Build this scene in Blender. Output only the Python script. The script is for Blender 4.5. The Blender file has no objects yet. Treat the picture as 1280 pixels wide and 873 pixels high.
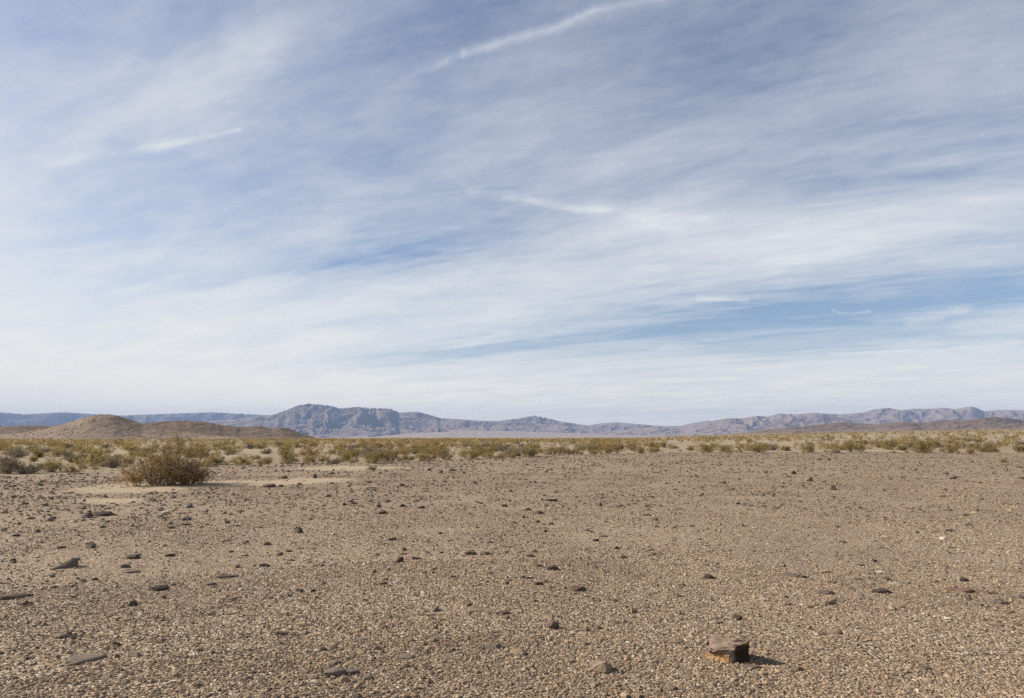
import bpy, bmesh, math, random
import numpy as np
from mathutils import Vector, Matrix

R = math.radians
rng = np.random.default_rng(751613)
random.seed(751613)
SC = bpy.context.scene
COL = SC.collection

# ------------------------------------------------------------------ camera geometry (photo is 1280 x 873)
CAM_H, PITCH, FPX = 1.5, R(7.25), 853.33
def ray(px, py):
    xc = (px - 640.0) / FPX; yc = (436.5 - py) / FPX
    c, s = math.cos(PITCH), math.sin(PITCH)
    return np.array([xc, c - yc * s, s + yc * c])
def az_el(px, py):
    d = ray(px, py)
    return math.atan2(d[0], d[1]), math.atan2(d[2], math.hypot(d[0], d[1]))

# ------------------------------------------------------------------ numpy noise
def _hash(ix, iy, seed):
    h = (ix.astype(np.int64) * 374761393 + iy.astype(np.int64) * 668265263 + seed * 1442695041) & 0xFFFFFFFF
    h = ((h ^ (h >> 13)) * 1274126177) & 0xFFFFFFFF
    return (((h ^ (h >> 16)) & 0xFFFFFF) / float(0xFFFFFF)) * 2.0 - 1.0
def vnoise(x, y, seed=0):
    x = np.asarray(x, float); y = np.asarray(y, float)
    ix = np.floor(x); iy = np.floor(y); fx = x - ix; fy = y - iy
    ux = fx * fx * fx * (fx * (fx * 6 - 15) + 10); uy = fy * fy * fy * (fy * (fy * 6 - 15) + 10)
    a = _hash(ix, iy, seed); b = _hash(ix + 1, iy, seed); c = _hash(ix, iy + 1, seed); d = _hash(ix + 1, iy + 1, seed)
    return (a * (1 - ux) + b * ux) * (1 - uy) + (c * (1 - ux) + d * ux) * uy
def fbm(x, y, seed=0, oct=5, gain=0.5, lac=2.03):
    s = 0; a = 1.0; n = 0
    for i in range(oct):
        s = s + a * vnoise(x, y, seed + i * 17); n += a; a *= gain
        x, y = x * lac * 0.8 - y * lac * 0.6, x * lac * 0.6 + y * lac * 0.8
    return s / n
def ridged(x, y, seed=0, oct=6, gain=0.55, lac=2.05):
    s = 0; a = 1.0; n = 0; w = 1.0
    for i in range(oct):
        v = 1.0 - np.abs(vnoise(x, y, seed + i * 31)) * 1.6
        v = np.clip(v, 0, 1) ** 1.5
        s = s + a * v * w; n += a; w = np.clip(v * 1.6, 0.25, 1); a *= gain
        x, y = x * lac * 0.8 - y * lac * 0.6, x * lac * 0.6 + y * lac * 0.8
    return s / n
def sstep(a, b, x):
    t = np.clip((x - a) / (b - a), 0, 1); return t * t * (3 - 2 * t)

# ------------------------------------------------------------------ terrain function
_edge = [(-700, 612), (-200, 600), (0, 592.5), (60, 590.5), (170, 584), (300, 580), (380, 579), (470, 579), (560, 574), (640, 571.5), (720, 568.5),
         (800, 566.5), (900, 565.5), (1100, 566), (1200, 566.5), (1280, 567), (1500, 570), (2100, 590)]
_eaz = np.array([az_el(a, b)[0] for a, b in _edge]); _er = np.array([CAM_H / math.tan(-az_el(a, b)[1]) for a, b in _edge])
_far = [(-900, 549), (-200, 548), (640, 547.3), (790, 547.2), (960, 541.3), (1120, 538.3), (1280, 535.5), (1500, 532), (2200, 530)]
_faz = np.array([az_el(a, b)[0] for a, b in _far]); _fz = np.array([math.tan(az_el(a, b)[1]) for a, b in _far])
def pave_mask(x, y):
    r = np.hypot(x, y); az = np.arctan2(x, y)
    re = np.interp(az, _eaz, _er, left=30, right=35)
    re = np.where(np.abs(az) > 1.25, 34.0, re)
    q = r / re + 0.06 * fbm(x / 3.0, y / 3.0, 5, 4) + 0.05 * fbm(x / 9.0, y / 9.0, 9, 3)
    return 1 - sstep(0.97, 1.03, q)
_sp = []
def px_flat(px, py):
    d = ray(px, py); t = -CAM_H / d[2]; return d[0] * t, d[1] * t
for (a, b, wx, wy) in [(215, 607, 2.3, 1.7), (300, 604, 2.3, 1.6), (160, 612, 1.6, 1.5), (350, 603, 1.5, 1.3), (140, 626, 0.9, 0.7), (395, 601, 1.6, 1.3), (450, 585, 3.0, 2.4)]:
    X, Y = px_flat(a, b); _sp.append((X, Y, wx, wy))
def sand_mask(x, y):
    m = np.zeros_like(np.asarray(x, float)); w = 0.55 * fbm(x / 1.1, y / 1.1, 41, 5)
    for (X, Y, wx, wy) in _sp:
        q = np.hypot((x - X) / wx, (y - Y) / wy) + w
        m = np.maximum(m, 1 - sstep(0.55, 1.2, q))
    return m
def gz(x, y):
    x = np.asarray(x, float); y = np.asarray(y, float)
    r = np.hypot(x, y); az = np.arctan2(x, y)
    z = 0.02 * fbm(x / 2.2, y / 2.2, 3, 3) * sstep(0.5, 4, r) + 0.05 * fbm(x / 11, y / 11, 7, 3) * sstep(3, 12, r)
    z = z - 0.10 * (1 - pave_mask(x, y)) + 0.12 * fbm(x / 40, y / 40, 12, 3) * sstep(50, 120, r)
    ft = np.interp(az, _faz, _fz) * np.clip(1.9 - np.abs(az), 0, 1)
    z = z + ft * np.maximum(r - 60, 0) + np.minimum(0.0004 * r, 3) * fbm(x / 260, y / 260, 14, 3) * sstep(150, 500, r)
    return z
def at(px, py):
    """the point of the ground seen at a photo pixel"""
    d = ray(px, py); t = -CAM_H / d[2]
    for _ in range(6):
        z = float(gz(d[0] * t, d[1] * t)); t = (z - CAM_H) / d[2]
    return Vector((d[0] * t, d[1] * t, float(gz(d[0] * t, d[1] * t))))

# ------------------------------------------------------------------ mesh + tag helpers
def new_mesh(name, verts, faces, mats=(), smooth=False, attrs=None, mat_idx=None):
    """verts (n,3) array, faces (m,k) int array or list of arrays of equal-width faces"""
    if isinstance(faces, np.ndarray): faces = [faces]
    me = bpy.data.meshes.new(name)
    nv = len(verts); loops = np.concatenate([f.ravel() for f in faces]).astype(np.int32)
    tot = np.concatenate([np.full(len(f), f.shape[1], np.int32) for f in faces])
    start = np.concatenate([[0], np.cumsum(tot)[:-1]]).astype(np.int32)
    me.vertices.add(nv); me.vertices.foreach_set('co', np.asarray(verts, np.float32).ravel())
    me.loops.add(len(loops)); me.loops.foreach_set('vertex_index', loops)
    me.polygons.add(len(tot)); me.polygons.foreach_set('loop_start', start); me.polygons.foreach_set('loop_total', tot)
    if mat_idx is not None: me.polygons.foreach_set('material_index', np.asarray(mat_idx, np.int32))
    me.polygons.foreach_set('use_smooth', np.full(len(tot), smooth, bool))
    me.update(calc_edges=True)
    for k, v in (attrs or {}).items():
        a = me.attributes.new(k, 'FLOAT', 'POINT'); a.data.foreach_set('value', np.asarray(v, np.float32))
    for m in mats: me.materials.append(m)
    return me
def link(name, me, parent=None):
    o = bpy.data.objects.new(name, me); COL.objects.link(o)
    if parent: o.parent = parent
    return o
def tag(o, label, cat, group=None):
    o['label'] = label; o['category'] = cat
    if group: o['group'] = group
    return o
def structure(o, label=None, cat=None):
    o['kind'] = 'structure'
    if label: o['label'] = label
    if cat: o['category'] = cat
    return o

# ------------------------------------------------------------------ node helpers
ALB = 0.93     # overall reflectance of the sun-bleached desert surfaces
class NT:
    k = 1.0
    def __init__(s, tree): s.t = tree; s.n = tree.nodes; s.l = tree.links
    def node(s, typ, **kw):
        n = s.n.new(typ)
        for k, v in kw.items(): setattr(n, k, v)
        return n
    def put(s, sock, v):
        if hasattr(v, 'is_output'): s.l.new(v, sock)
        elif v is not None: sock.default_value = v
    def math(s, op, a, b=None, c=None, clamp=False):
        n = s.node('ShaderNodeMath', operation=op, use_clamp=clamp)
        s.put(n.inputs[0], a); s.put(n.inputs[1], b); s.put(n.inputs[2], c); return n.outputs[0]
    def vmath(s, op, a, b=None):
        n = s.node('ShaderNodeVectorMath', operation=op); s.put(n.inputs[0], a); s.put(n.inputs[1], b)
        return n.outputs['Value'] if op in ('LENGTH', 'DOT_PRODUCT', 'DISTANCE') else n.outputs[0]
    def vscale(s, a, k):
        n = s.node('ShaderNodeVectorMath', operation='SCALE'); s.put(n.inputs[0], a); s.put(n.inputs['Scale'], k); return n.outputs[0]
    def noise(s, vec, scale, detail=4, rough=0.5, dist=0.0, color=False):
        n = s.node('ShaderNodeTexNoise'); s.put(n.inputs['Vector'], vec); n.inputs['Scale'].default_value = scale
        n.inputs['Detail'].default_value = detail; n.inputs['Roughness'].default_value = rough; n.inputs['Distortion'].default_value = dist
        return n.outputs['Color' if color else 'Fac']
    def voro(s, vec, scale, feature='F1', rand=1.0):
        n = s.node('ShaderNodeTexVoronoi', feature=feature); s.put(n.inputs['Vector'], vec); n.inputs['Scale'].default_value = scale
        n.inputs['Randomness'].default_value = rand; return n
    def ramp(s, fac, stops, interp='LINEAR'):
        stops = [(p, tuple(q * s.k for q in c)) for p, c in stops]
        n = s.node('ShaderNodeValToRGB'); e = n.color_ramp.elements; n.color_ramp.interpolation = interp
        while len(e) < len(stops): e.new(0.5)
        for k, (p, c) in enumerate(stops): e[k].position = p; e[k].color = (*c, 1) if len(c) == 3 else c
        s.put(n.inputs['Fac'], fac); return n.outputs['Color']
    def rng(s, v, a, b, c=0.0, d=1.0, smooth=False):
        n = s.node('ShaderNodeMapRange', clamp=True); n.interpolation_type = 'SMOOTHSTEP' if smooth else 'LINEAR'
        s.put(n.inputs['Value'], v); s.put(n.inputs['From Min'], a); s.put(n.inputs['From Max'], b)
        s.put(n.inputs['To Min'], c); s.put(n.inputs['To Max'], d); return n.outputs['Result']
    def mix(s, f, a, b, blend='MIX'):
        n = s.node('ShaderNodeMix', data_type='RGBA', blend_type=blend); s.put(n.inputs['Factor'], f)
        s.put(n.inputs['A'], a if hasattr(a, 'is_output') else (*a, 1)) if True else 0
        ia = [i for i in n.inputs if i.type == 'RGBA']
        return n, ia
    def mixc(s, f, a, b, blend='MIX'):
        n = s.node('ShaderNodeMix', data_type='RGBA', blend_type=blend)
        s.put(n.inputs[0], f)
        for sock, v in ((n.inputs[6], a), (n.inputs[7], b)):
            s.put(sock, v if hasattr(v, 'is_output') else (v[0] * s.k, v[1] * s.k, v[2] * s.k, 1))
        return n.outputs[2]
    def attr(s, name):
        n = s.node('ShaderNodeAttribute', attribute_name=name); return n.outputs['Fac']
    def combine(s, x, y, z):
        n = s.node('ShaderNodeCombineXYZ'); s.put(n.inputs[0], x); s.put(n.inputs[1], y); s.put(n.inputs[2], z); return n.outputs[0]
    def mapping(s, vec, loc=(0, 0, 0), rot=(0, 0, 0), scale=(1, 1, 1), typ='POINT'):
        n = s.node('ShaderNodeMapping', vector_type=typ); s.put(n.inputs['Vector'], vec)
        n.inputs['Location'].default_value = loc; n.inputs['Rotation'].default_value = rot; n.inputs['Scale'].default_value = scale
        return n.outputs[0]
    def bump(s, h, strength, dist):
        n = s.node('ShaderNodeBump'); n.inputs['Strength'].default_value = strength; n.inputs['Distance'].default_value = dist
        s.put(n.inputs['Height'], h); return n.outputs['Normal']
def material(name, rough=0.9):
    m = bpy.data.materials.new(name); m.use_nodes = True
    nt = NT(m.node_tree); nt.k = ALB; b = m.node_tree.nodes['Principled BSDF']
    b.inputs['Roughness'].default_value = rough; b.inputs['Specular IOR Level'].default_value = 0.15
    return m, nt, b
def world_pos(nt):
    return nt.node('ShaderNodeNewGeometry').outputs['Position']

GRAVEL_STOPS = [(0.0, (0.075, 0.056, 0.042)), (0.16, (0.145, 0.105, 0.073)), (0.34, (0.242, 0.171, 0.112)), (0.55, (0.368, 0.262, 0.164)),
                (0.74, (0.44, 0.31, 0.192)), (0.88, (0.58, 0.446, 0.30)), (0.97, (0.70, 0.61, 0.48)), (1.0, (0.78, 0.72, 0.62))]

# ------------------------------------------------------------------ materials
def mat_ground():
    m, nt, b = material('gravel_and_sand')
    P = world_pos(nt)
    v1 = nt.voro(P, 62.0); v2 = nt.voro(P, 20.0); v3 = nt.voro(P, 4.2)
    sep = nt.node('ShaderNodeSeparateColor'); nt.l.new(v1.outputs['Color'], sep.inputs[0])
    sep2 = nt.node('ShaderNodeSeparateColor'); nt.l.new(v2.outputs['Color'], sep2.inputs[0])
    sep3 = nt.node('ShaderNodeSeparateColor'); nt.l.new(v3.outputs['Color'], sep3.inputs[0])
    grain = nt.ramp(sep.outputs[0], GRAVEL_STOPS)
    grain2 = nt.ramp(sep2.outputs[0], GRAVEL_STOPS)
    peb2 = nt.rng(v2.outputs['Distance'], 0.30, 0.36, 1.0, 0.0)
    pick2 = nt.math('MULTIPLY', peb2, nt.math('GREATER_THAN', sep2.outputs[1], 0.70))
    grain = nt.mixc(pick2, grain, grain2)
    peb3 = nt.rng(v3.outputs['Distance'], 0.16, 0.22, 1.0, 0.0)
    pick3 = nt.math('MULTIPLY', peb3, nt.math('GREATER_THAN', sep3.outputs[1], 0.80))
    grain = nt.mixc(pick3, grain, nt.ramp(sep3.outputs[2], [(0, (0.09, 0.068, 0.055)), (0.6, (0.18, 0.13, 0.10)), (1, (0.34, 0.26, 0.19))]))
    # broad patches: more varnished or more sandy ground
    patch = nt.noise(P, 0.35, 5, 0.6)
    grain = nt.mixc(nt.rng(patch, 0.48, 0.72, 0, 0.5), grain, (0.21, 0.15, 0.108))
    grain = nt.mixc(nt.rng(nt.noise(P, 1.1, 4, 0.6), 0.48, 0.72, 0, 0.35), grain, (0.47, 0.345, 0.235))
    sandn = nt.noise(P, 3.0, 8, 0.65)
    sand = nt.ramp(sandn, [(0.25, (0.38, 0.28, 0.18)), (0.5, (0.50, 0.385, 0.255)), (0.75, (0.58, 0.46, 0.31))])
    sand = nt.mixc(nt.math('MULTIPLY', nt.rng(sep2.outputs[0], 0.8, 0.82), nt.rng(v2.outputs['Distance'], 0.2, 0.26, 1, 0)), sand, (0.2, 0.15, 0.11))
    pl = nt.noise(P, 0.045, 6, 0.62)
    plain = nt.ramp(pl, [(0.3, (0.32, 0.242, 0.155)), (0.5, (0.40, 0.31, 0.205)), (0.66, (0.50, 0.40, 0.275))])
    plain = nt.mixc(nt.rng(nt.noise(P, 0.5, 6, 0.7), 0.4, 0.7, 0, 0.5), plain, (0.33, 0.25, 0.17))
    c = nt.mixc(nt.attr('pave'), plain, grain)
    c = nt.mixc(nt.math('MULTIPLY', nt.attr('sand'), 0.8), c, sand)
    nt.l.new(c, b.inputs['Base Color'])
    h = nt.math('ADD', nt.math('MULTIPLY', v1.outputs['Distance'], -0.5), nt.math('MULTIPLY', pick2, 0.5))
    h = nt.math('ADD', h, nt.math('MULTIPLY', pick3, 1.2))
    h = nt.math('MULTIPLY', h, nt.math('SUBTRACT', 1.0, nt.math('MULTIPLY', nt.attr('sand'), 0.85)))
    h = nt.math('ADD', h, nt.math('MULTIPLY', nt.noise(P, 6, 5, 0.6), 0.6))
    nt.l.new(nt.bump(h, 0.8, 0.025), b.inputs['Normal'])
    return m
def mat_gravel():
    m, nt, b = material('gravel_stones', 0.85)
    t = nt.attr('tint')
    c = nt.ramp(t, GRAVEL_STOPS)
    n = nt.noise(world_pos(nt), 90, 3, 0.6)
    c = nt.mixc(nt.rng(n, 0.3, 0.7, 0, 0.3), c, (0.30, 0.22, 0.155))
    hue = nt.math('FRACT', nt.math('MULTIPLY', t, 91.7))
    c = nt.mixc(nt.math('MULTIPLY', nt.math('GREATER_THAN', hue, .88), .5), c, (0.38, 0.24, 0.165))
    c = nt.mixc(nt.math('MULTIPLY', nt.math('LESS_THAN', hue, .22), .55), c, (0.26, 0.212, 0.165))
    nt.l.new(c, b.inputs['Base Color'])
    return m
def mat_stone(name, base, dark, light, scale=14):
    m, nt, b = material(name, 0.75)
    tc = nt.node('ShaderNodeTexCoord').outputs['Object']
    oi = nt.node('ShaderNodeObjectInfo').outputs['Random']
    v = nt.vmath('ADD', tc, nt.combine(nt.math('MULTIPLY', oi, 37.0), oi, 0.0))
    n = nt.noise(v, scale, 7, 0.65)
    c = nt.ramp(n, [(0.28, dark), (0.5, base), (0.72, light)])
    hs = nt.node('ShaderNodeHueSaturation'); nt.l.new(c, hs.inputs['Color'])
    nt.l.new(nt.rng(oi, 0, 1, 0.72, 1.25), hs.inputs['Value'])
    nt.l.new(hs.outputs[0], b.inputs['Base Color'])
    nt.l.new(nt.bump(nt.noise(v, scale * 2.5, 6, 0.65), 0.5, 0.01), b.inputs['Normal'])
    return m
def mat_foliage(name, stops, transl=0.42):
    m, nt, b = material(name, 0.7)
    c = nt.ramp(nt.attr('tint'), stops)
    oi = nt.node('ShaderNodeObjectInfo').outputs['Random']
    hs = nt.node('ShaderNodeHueSaturation'); nt.l.new(c, hs.inputs['Color'])
    nt.l.new(nt.rng(oi, 0, 1, 0.85, 1.18), hs.inputs['Value']); nt.l.new(nt.rng(nt.math('FRACT', nt.math('MULTIPLY', oi, 7.3)), 0, 1, 0.485, 0.508), hs.inputs['Hue'])
    nt.l.new(hs.outputs[0], b.inputs['Base Color'])
    tr = nt.node('ShaderNodeBsdfTranslucent'); nt.l.new(hs.outputs[0], tr.inputs['Color'])
    mx = nt.node('ShaderNodeMixShader'); mx.inputs[0].default_value = transl
    out = m.node_tree.nodes['Material Output']
    nt.l.new(b.outputs[0], mx.inputs[1]); nt.l.new(tr.outputs[0], mx.inputs[2]); nt.l.new(mx.outputs[0], out.inputs['Surface'])
    return m
def mat_stem(name, a, bcol):
    m, nt, b = material(name, 0.85)
    nt.l.new(nt.mixc(nt.noise(nt.node('ShaderNodeTexCoord').outputs['Object'], 9, 3), a, bcol), b.inputs['Base Color'])
    return m
def mat_mountain(name, rock, rock2, fan, scale, fan_at=(0.90, 0.97), tilt=0.0):
    m, nt, b = material(name, 0.95)
    P = world_pos(nt)
    n = nt.noise(P, scale, 8, 0.62, 0.3)
    n2 = nt.noise(P, scale * 0.25, 5, 0.6)
    c = nt.ramp(n, [(0.3, rock), (0.7, rock2)])
    c = nt.mixc(nt.rng(n2, 0.42, 0.68, 0, 0.75), c, fan)
    nz = nt.node('ShaderNodeSeparateXYZ'); nt.l.new(nt.node('ShaderNodeNewGeometry').outputs['Normal'], nz.inputs[0])
    c = nt.mixc(nt.rng(nz.outputs[2], fan_at[0], fan_at[1]), c, fan)
    nt.l.new(c, b.inputs['Base Color'])
    nt.l.new(nt.bump(nt.noise(P, scale * 2, 6, 0.65), 0.6, 0.25 / scale), b.inputs['Normal'])
    return m

OLIVE = [(0.0, (0.20, 0.155, 0.058)), (0.35, (0.31, 0.24, 0.09)), (0.7, (0.41, 0.315, 0.13)), (1.0, (0.52, 0.41, 0.20))]
M = {
 'ground': mat_ground(), 'gravel': mat_gravel(),
 'dark': mat_stone('dark_varnished_stone', (0.098, 0.070, 0.050), (0.055, 0.04, 0.03), (0.175, 0.128, 0.092)),
 'brown': mat_stone('brown_stone', (0.17, 0.125, 0.094), (0.10, 0.072, 0.055), (0.26, 0.195, 0.15)),
 'red': mat_stone('red_brown_stone', (0.175, 0.105, 0.078), (0.10, 0.062, 0.05), (0.26, 0.165, 0.12)),
 'grey': mat_stone('grey_stone', (0.20, 0.157, 0.118), (0.12, 0.093, 0.072), (0.30, 0.24, 0.185)),
 'tan': mat_stone('tan_stone', (0.36, 0.26, 0.175), (0.24, 0.165, 0.11), (0.46, 0.35, 0.25)),
 'cream': mat_stone('cream_stone', (0.60, 0.52, 0.41), (0.45, 0.37, 0.28), (0.70, 0.63, 0.52)),
 'orange': mat_stone('orange_stone', (0.36, 0.18, 0.075), (0.22, 0.115, 0.055), (0.44, 0.27, 0.13)),
 'creosote': mat_foliage('creosote_leaves', OLIVE),
 'creosote_gold': mat_foliage('golden_creosote_leaves', [(0, (0.24, 0.17, 0.062)), (0.4, (0.37, 0.265, 0.10)), (0.75, (0.46, 0.335, 0.145)), (1, (0.56, 0.43, 0.22))]),
 'bursage': mat_foliage('dry_bursage_leaves', [(0, (0.18, 0.145, 0.095)), (0.5, (0.32, 0.26, 0.17)), (1, (0.46, 0.37, 0.25))], 0.1),
 'straw': mat_foliage('straw_blades', [(0, (0.26, 0.19, 0.095)), (0.6, (0.42, 0.315, 0.17)), (1, (0.55, 0.44, 0.27))], 0.15),
 'stem': mat_stem('grey_brown_stem', (0.10, 0.078, 0.06), (0.22, 0.18, 0.14)),
 'stem_pale': mat_stem('pale_dry_stem', (0.22, 0.18, 0.13), (0.36, 0.30, 0.22)),
}

# ------------------------------------------------------------------ ground sheet
def build_ground():
    a1 = np.arange(-52, 52.001, 0.16); a2 = np.arange(54, 306.1, 3.0)
    az = np.radians(np.concatenate([a1, a2])); na = len(az)
    r = np.concatenate([[0.35], np.geomspace(0.8, 16500, 330)]); nr = len(r)
    A, RR = np.meshgrid(az, r)
    x = RR * np.sin(A); y = RR * np.cos(A); z = gz(x, y)
    v = np.stack([x, y, z], -1).reshape(-1, 3)
    i = np.arange(nr - 1)[:, None] * na; j = np.arange(na)[None, :]; j2 = (j + 1) % na
    f = np.stack([i + j, i + na + j, i + na + j2, i + j2], -1).reshape(-1, 4)[:, ::-1]
    v = np.vstack([v, [[0, 0, float(gz(0.0, 0.0))]]]); c = len(v) - 1
    fan = np.stack([np.full(na, c), np.arange(na), (np.arange(na) + 1) % na], -1)[:, ::-1]
    p = pave_mask(v[:, 0], v[:, 1]); s = sand_mask(v[:, 0], v[:, 1])
    me = new_mesh('ground', v, [f, fan], [M['ground']], True, {'pave': p, 'sand': s})
    structure(link('ground', me), 'gravelly desert floor running out to the scrub plain', 'ground')
build_ground()

# ------------------------------------------------------------------ replicating small templates into one mesh
def replicate(templ, pick, mats3, locs, extra=None):
    """templ: list of (verts, faces) with the SAME face count and vert count"""
    V = np.stack([t[0] for t in templ])[pick]
    F = np.stack([t[1] for t in templ])[pick]
    V = np.einsum('nij,nkj->nki', mats3, V) + locs[:, None, :]
    n, k = V.shape[:2]
    F = F + (np.arange(n) * k)[:, None, None]
    return V.reshape(-1, 3), F.reshape(-1, F.shape[2])
def rotz(a):
    c, s = np.cos(a), np.sin(a); z = np.zeros_like(a); o = np.ones_like(a)
    return np.stack([np.stack([c, -s, z], -1), np.stack([s, c, z], -1), np.stack([z, z, o], -1)], -2)
def rotx(a):
    c, s = np.cos(a), np.sin(a); z = np.zeros_like(a); o = np.ones_like(a)
    return np.stack([np.stack([o, z, z], -1), np.stack([z, c, -s], -1), np.stack([z, s, c], -1)], -2)
def diag(a, b, c):
    m = np.zeros((len(a), 3, 3)); m[:, 0, 0] = a; m[:, 1, 1] = b; m[:, 2, 2] = c; return m
_ph = (1 + 5 ** .5) / 2
ICO_V = np.array([(-1, _ph, 0), (1, _ph, 0), (-1, -_ph, 0), (1, -_ph, 0), (0, -1, _ph), (0, 1, _ph), (0, -1, -_ph), (0, 1, -_ph), (_ph, 0, -1), (_ph, 0, 1), (-_ph, 0, -1), (-_ph, 0, 1)], float) / math.hypot(1, _ph)
ICO_F = np.array([(0, 11, 5), (0, 5, 1), (0, 1, 7), (0, 7, 10), (0, 10, 11), (1, 5, 9), (5, 11, 4), (11, 10, 2), (10, 7, 6), (7, 1, 8), (3, 9, 4), (3, 4, 2), (3, 2, 6), (3, 6, 8), (3, 8, 9), (4, 9, 5), (2, 4, 11), (6, 2, 10), (8, 6, 7), (9, 8, 1)])
OCT_V = np.array([(1, 0, 0), (0, 1, 0), (-1, 0, 0), (0, -1, 0), (0, 0, 1), (0, 0, -1)], float)
OCT_F = np.array([(0, 1, 4), (1, 2, 4), (2, 3, 4), (3, 0, 4), (1, 0, 5), (2, 1, 5), (3, 2, 5), (0, 3, 5)])
def pebbles(base, faces, n):
    out = []
    for _ in range(n):
        v = base * rng.uniform(0.68, 1.22, (len(base), 1)) + rng.normal(0, 0.10, base.shape)
        out.append((v, faces))
    return out
PEB = pebbles(ICO_V, ICO_F, 14); CHIP = pebbles(OCT_V, OCT_F, 14)
HALF = R(47)
def build_gravel():
    allv, allf, allt, off = [], [], [], 0
    #        r0   r1   per m2  size lo-hi  templates
    for (r0, r1, den, s0, s1, T) in [(2.7, 5.4, 4000, .0040, .0142, PEB), (5.4, 8.5, 1600, .0056, .0165, CHIP), (8.5, 14, 450, .008, .024, CHIP), (14, 28, 135, .012, .036, CHIP), (28, 68, 17, .024, .075, CHIP),
                                     (3.5, 14, 3.6, .019, .056, PEB), (14, 30, 3.7, .024, .08, PEB), (30, 68, 1.5, .034, .12, PEB), (13, 29, 3.9, .024, .075, PEB)]:
        n = int(HALF * (r1 ** 2 - r0 ** 2) * den)
        r = np.sqrt(rng.uniform(r0 ** 2, r1 ** 2, n)); a = rng.uniform(-HALF, HALF, n)
        x, y = r * np.sin(a), r * np.cos(a)
        clump = fbm(x / 1.1, y / 1.1, 71, 3)
        cob = den < 4
        if cob: keep = pave_mask(x, y) * (1 - .9 * sand_mask(x, y)) * np.clip(.34 + 2.4 * fbm(x / 2.2, y / 2.2, 72, 3), .06, 1) > rng.random(n)
        if den == 3.9: keep = (pave_mask(x, y) * (1 - .95 * sand_mask(x, y)) * sstep(R(-20), R(-30), a) > rng.random(n))
        elif cob: pass
        elif r0 > 8: keep = pave_mask(x, y) * (1 - 0.93 * sand_mask(x, y)) * np.clip(0.62 + 0.9 * clump, 0.15, 1) > rng.random(n)
        else: keep = np.clip(0.95 + 0.5 * clump, 0.5, 1) > rng.random(n)
        x, y, clump = x[keep], y[keep], clump[keep]; n = len(x)
        s = s0 + (s1 - s0) * rng.random(n) ** 2.4
        big = rng.random(n) < 0.03; s[big] *= rng.uniform(1.3, 2.4, big.sum())
        sx = s * rng.uniform(.85, 1.35, n); sy = s * rng.uniform(.7, 1.0, n); sz = s * rng.uniform(.38, .75, n)
        m = rotz(rng.uniform(0, 6.283, n)) @ rotx(rng.normal(0, .28, n)) @ diag(sx, sy, sz)
        loc = np.stack([x, y, gz(x, y) + sz * rng.uniform(.05, .5, n)], -1)
        v, f = replicate(T, rng.integers(0, len(T), n), m, loc)
        if cob: sz *= .8
        t = np.clip(rng.beta(1.9, 1.7, n) * (.9 if den == 3.9 else .34 if cob else 1) + 0.16 * fbm(x / 2.5, y / 2.5, 77, 3) - (0.13 if r0 > 12 else 0) - np.clip((s - .018) * 5, 0, .22), 0, 1)
        allv.append(v); allf.append(f + off); off += len(v); allt.append(np.repeat(t, T[0][0].shape[0]))
    me = new_mesh('gravel', np.vstack(allv), np.vstack(allf), [M['gravel']], False, {'tint': np.concatenate(allt)})
    o = link('gravel', me); o['kind'] = 'stuff'; o['label'] = 'tan and brown desert gravel covering the foreground'; o['category'] = 'gravel'
build_gravel()

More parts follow.
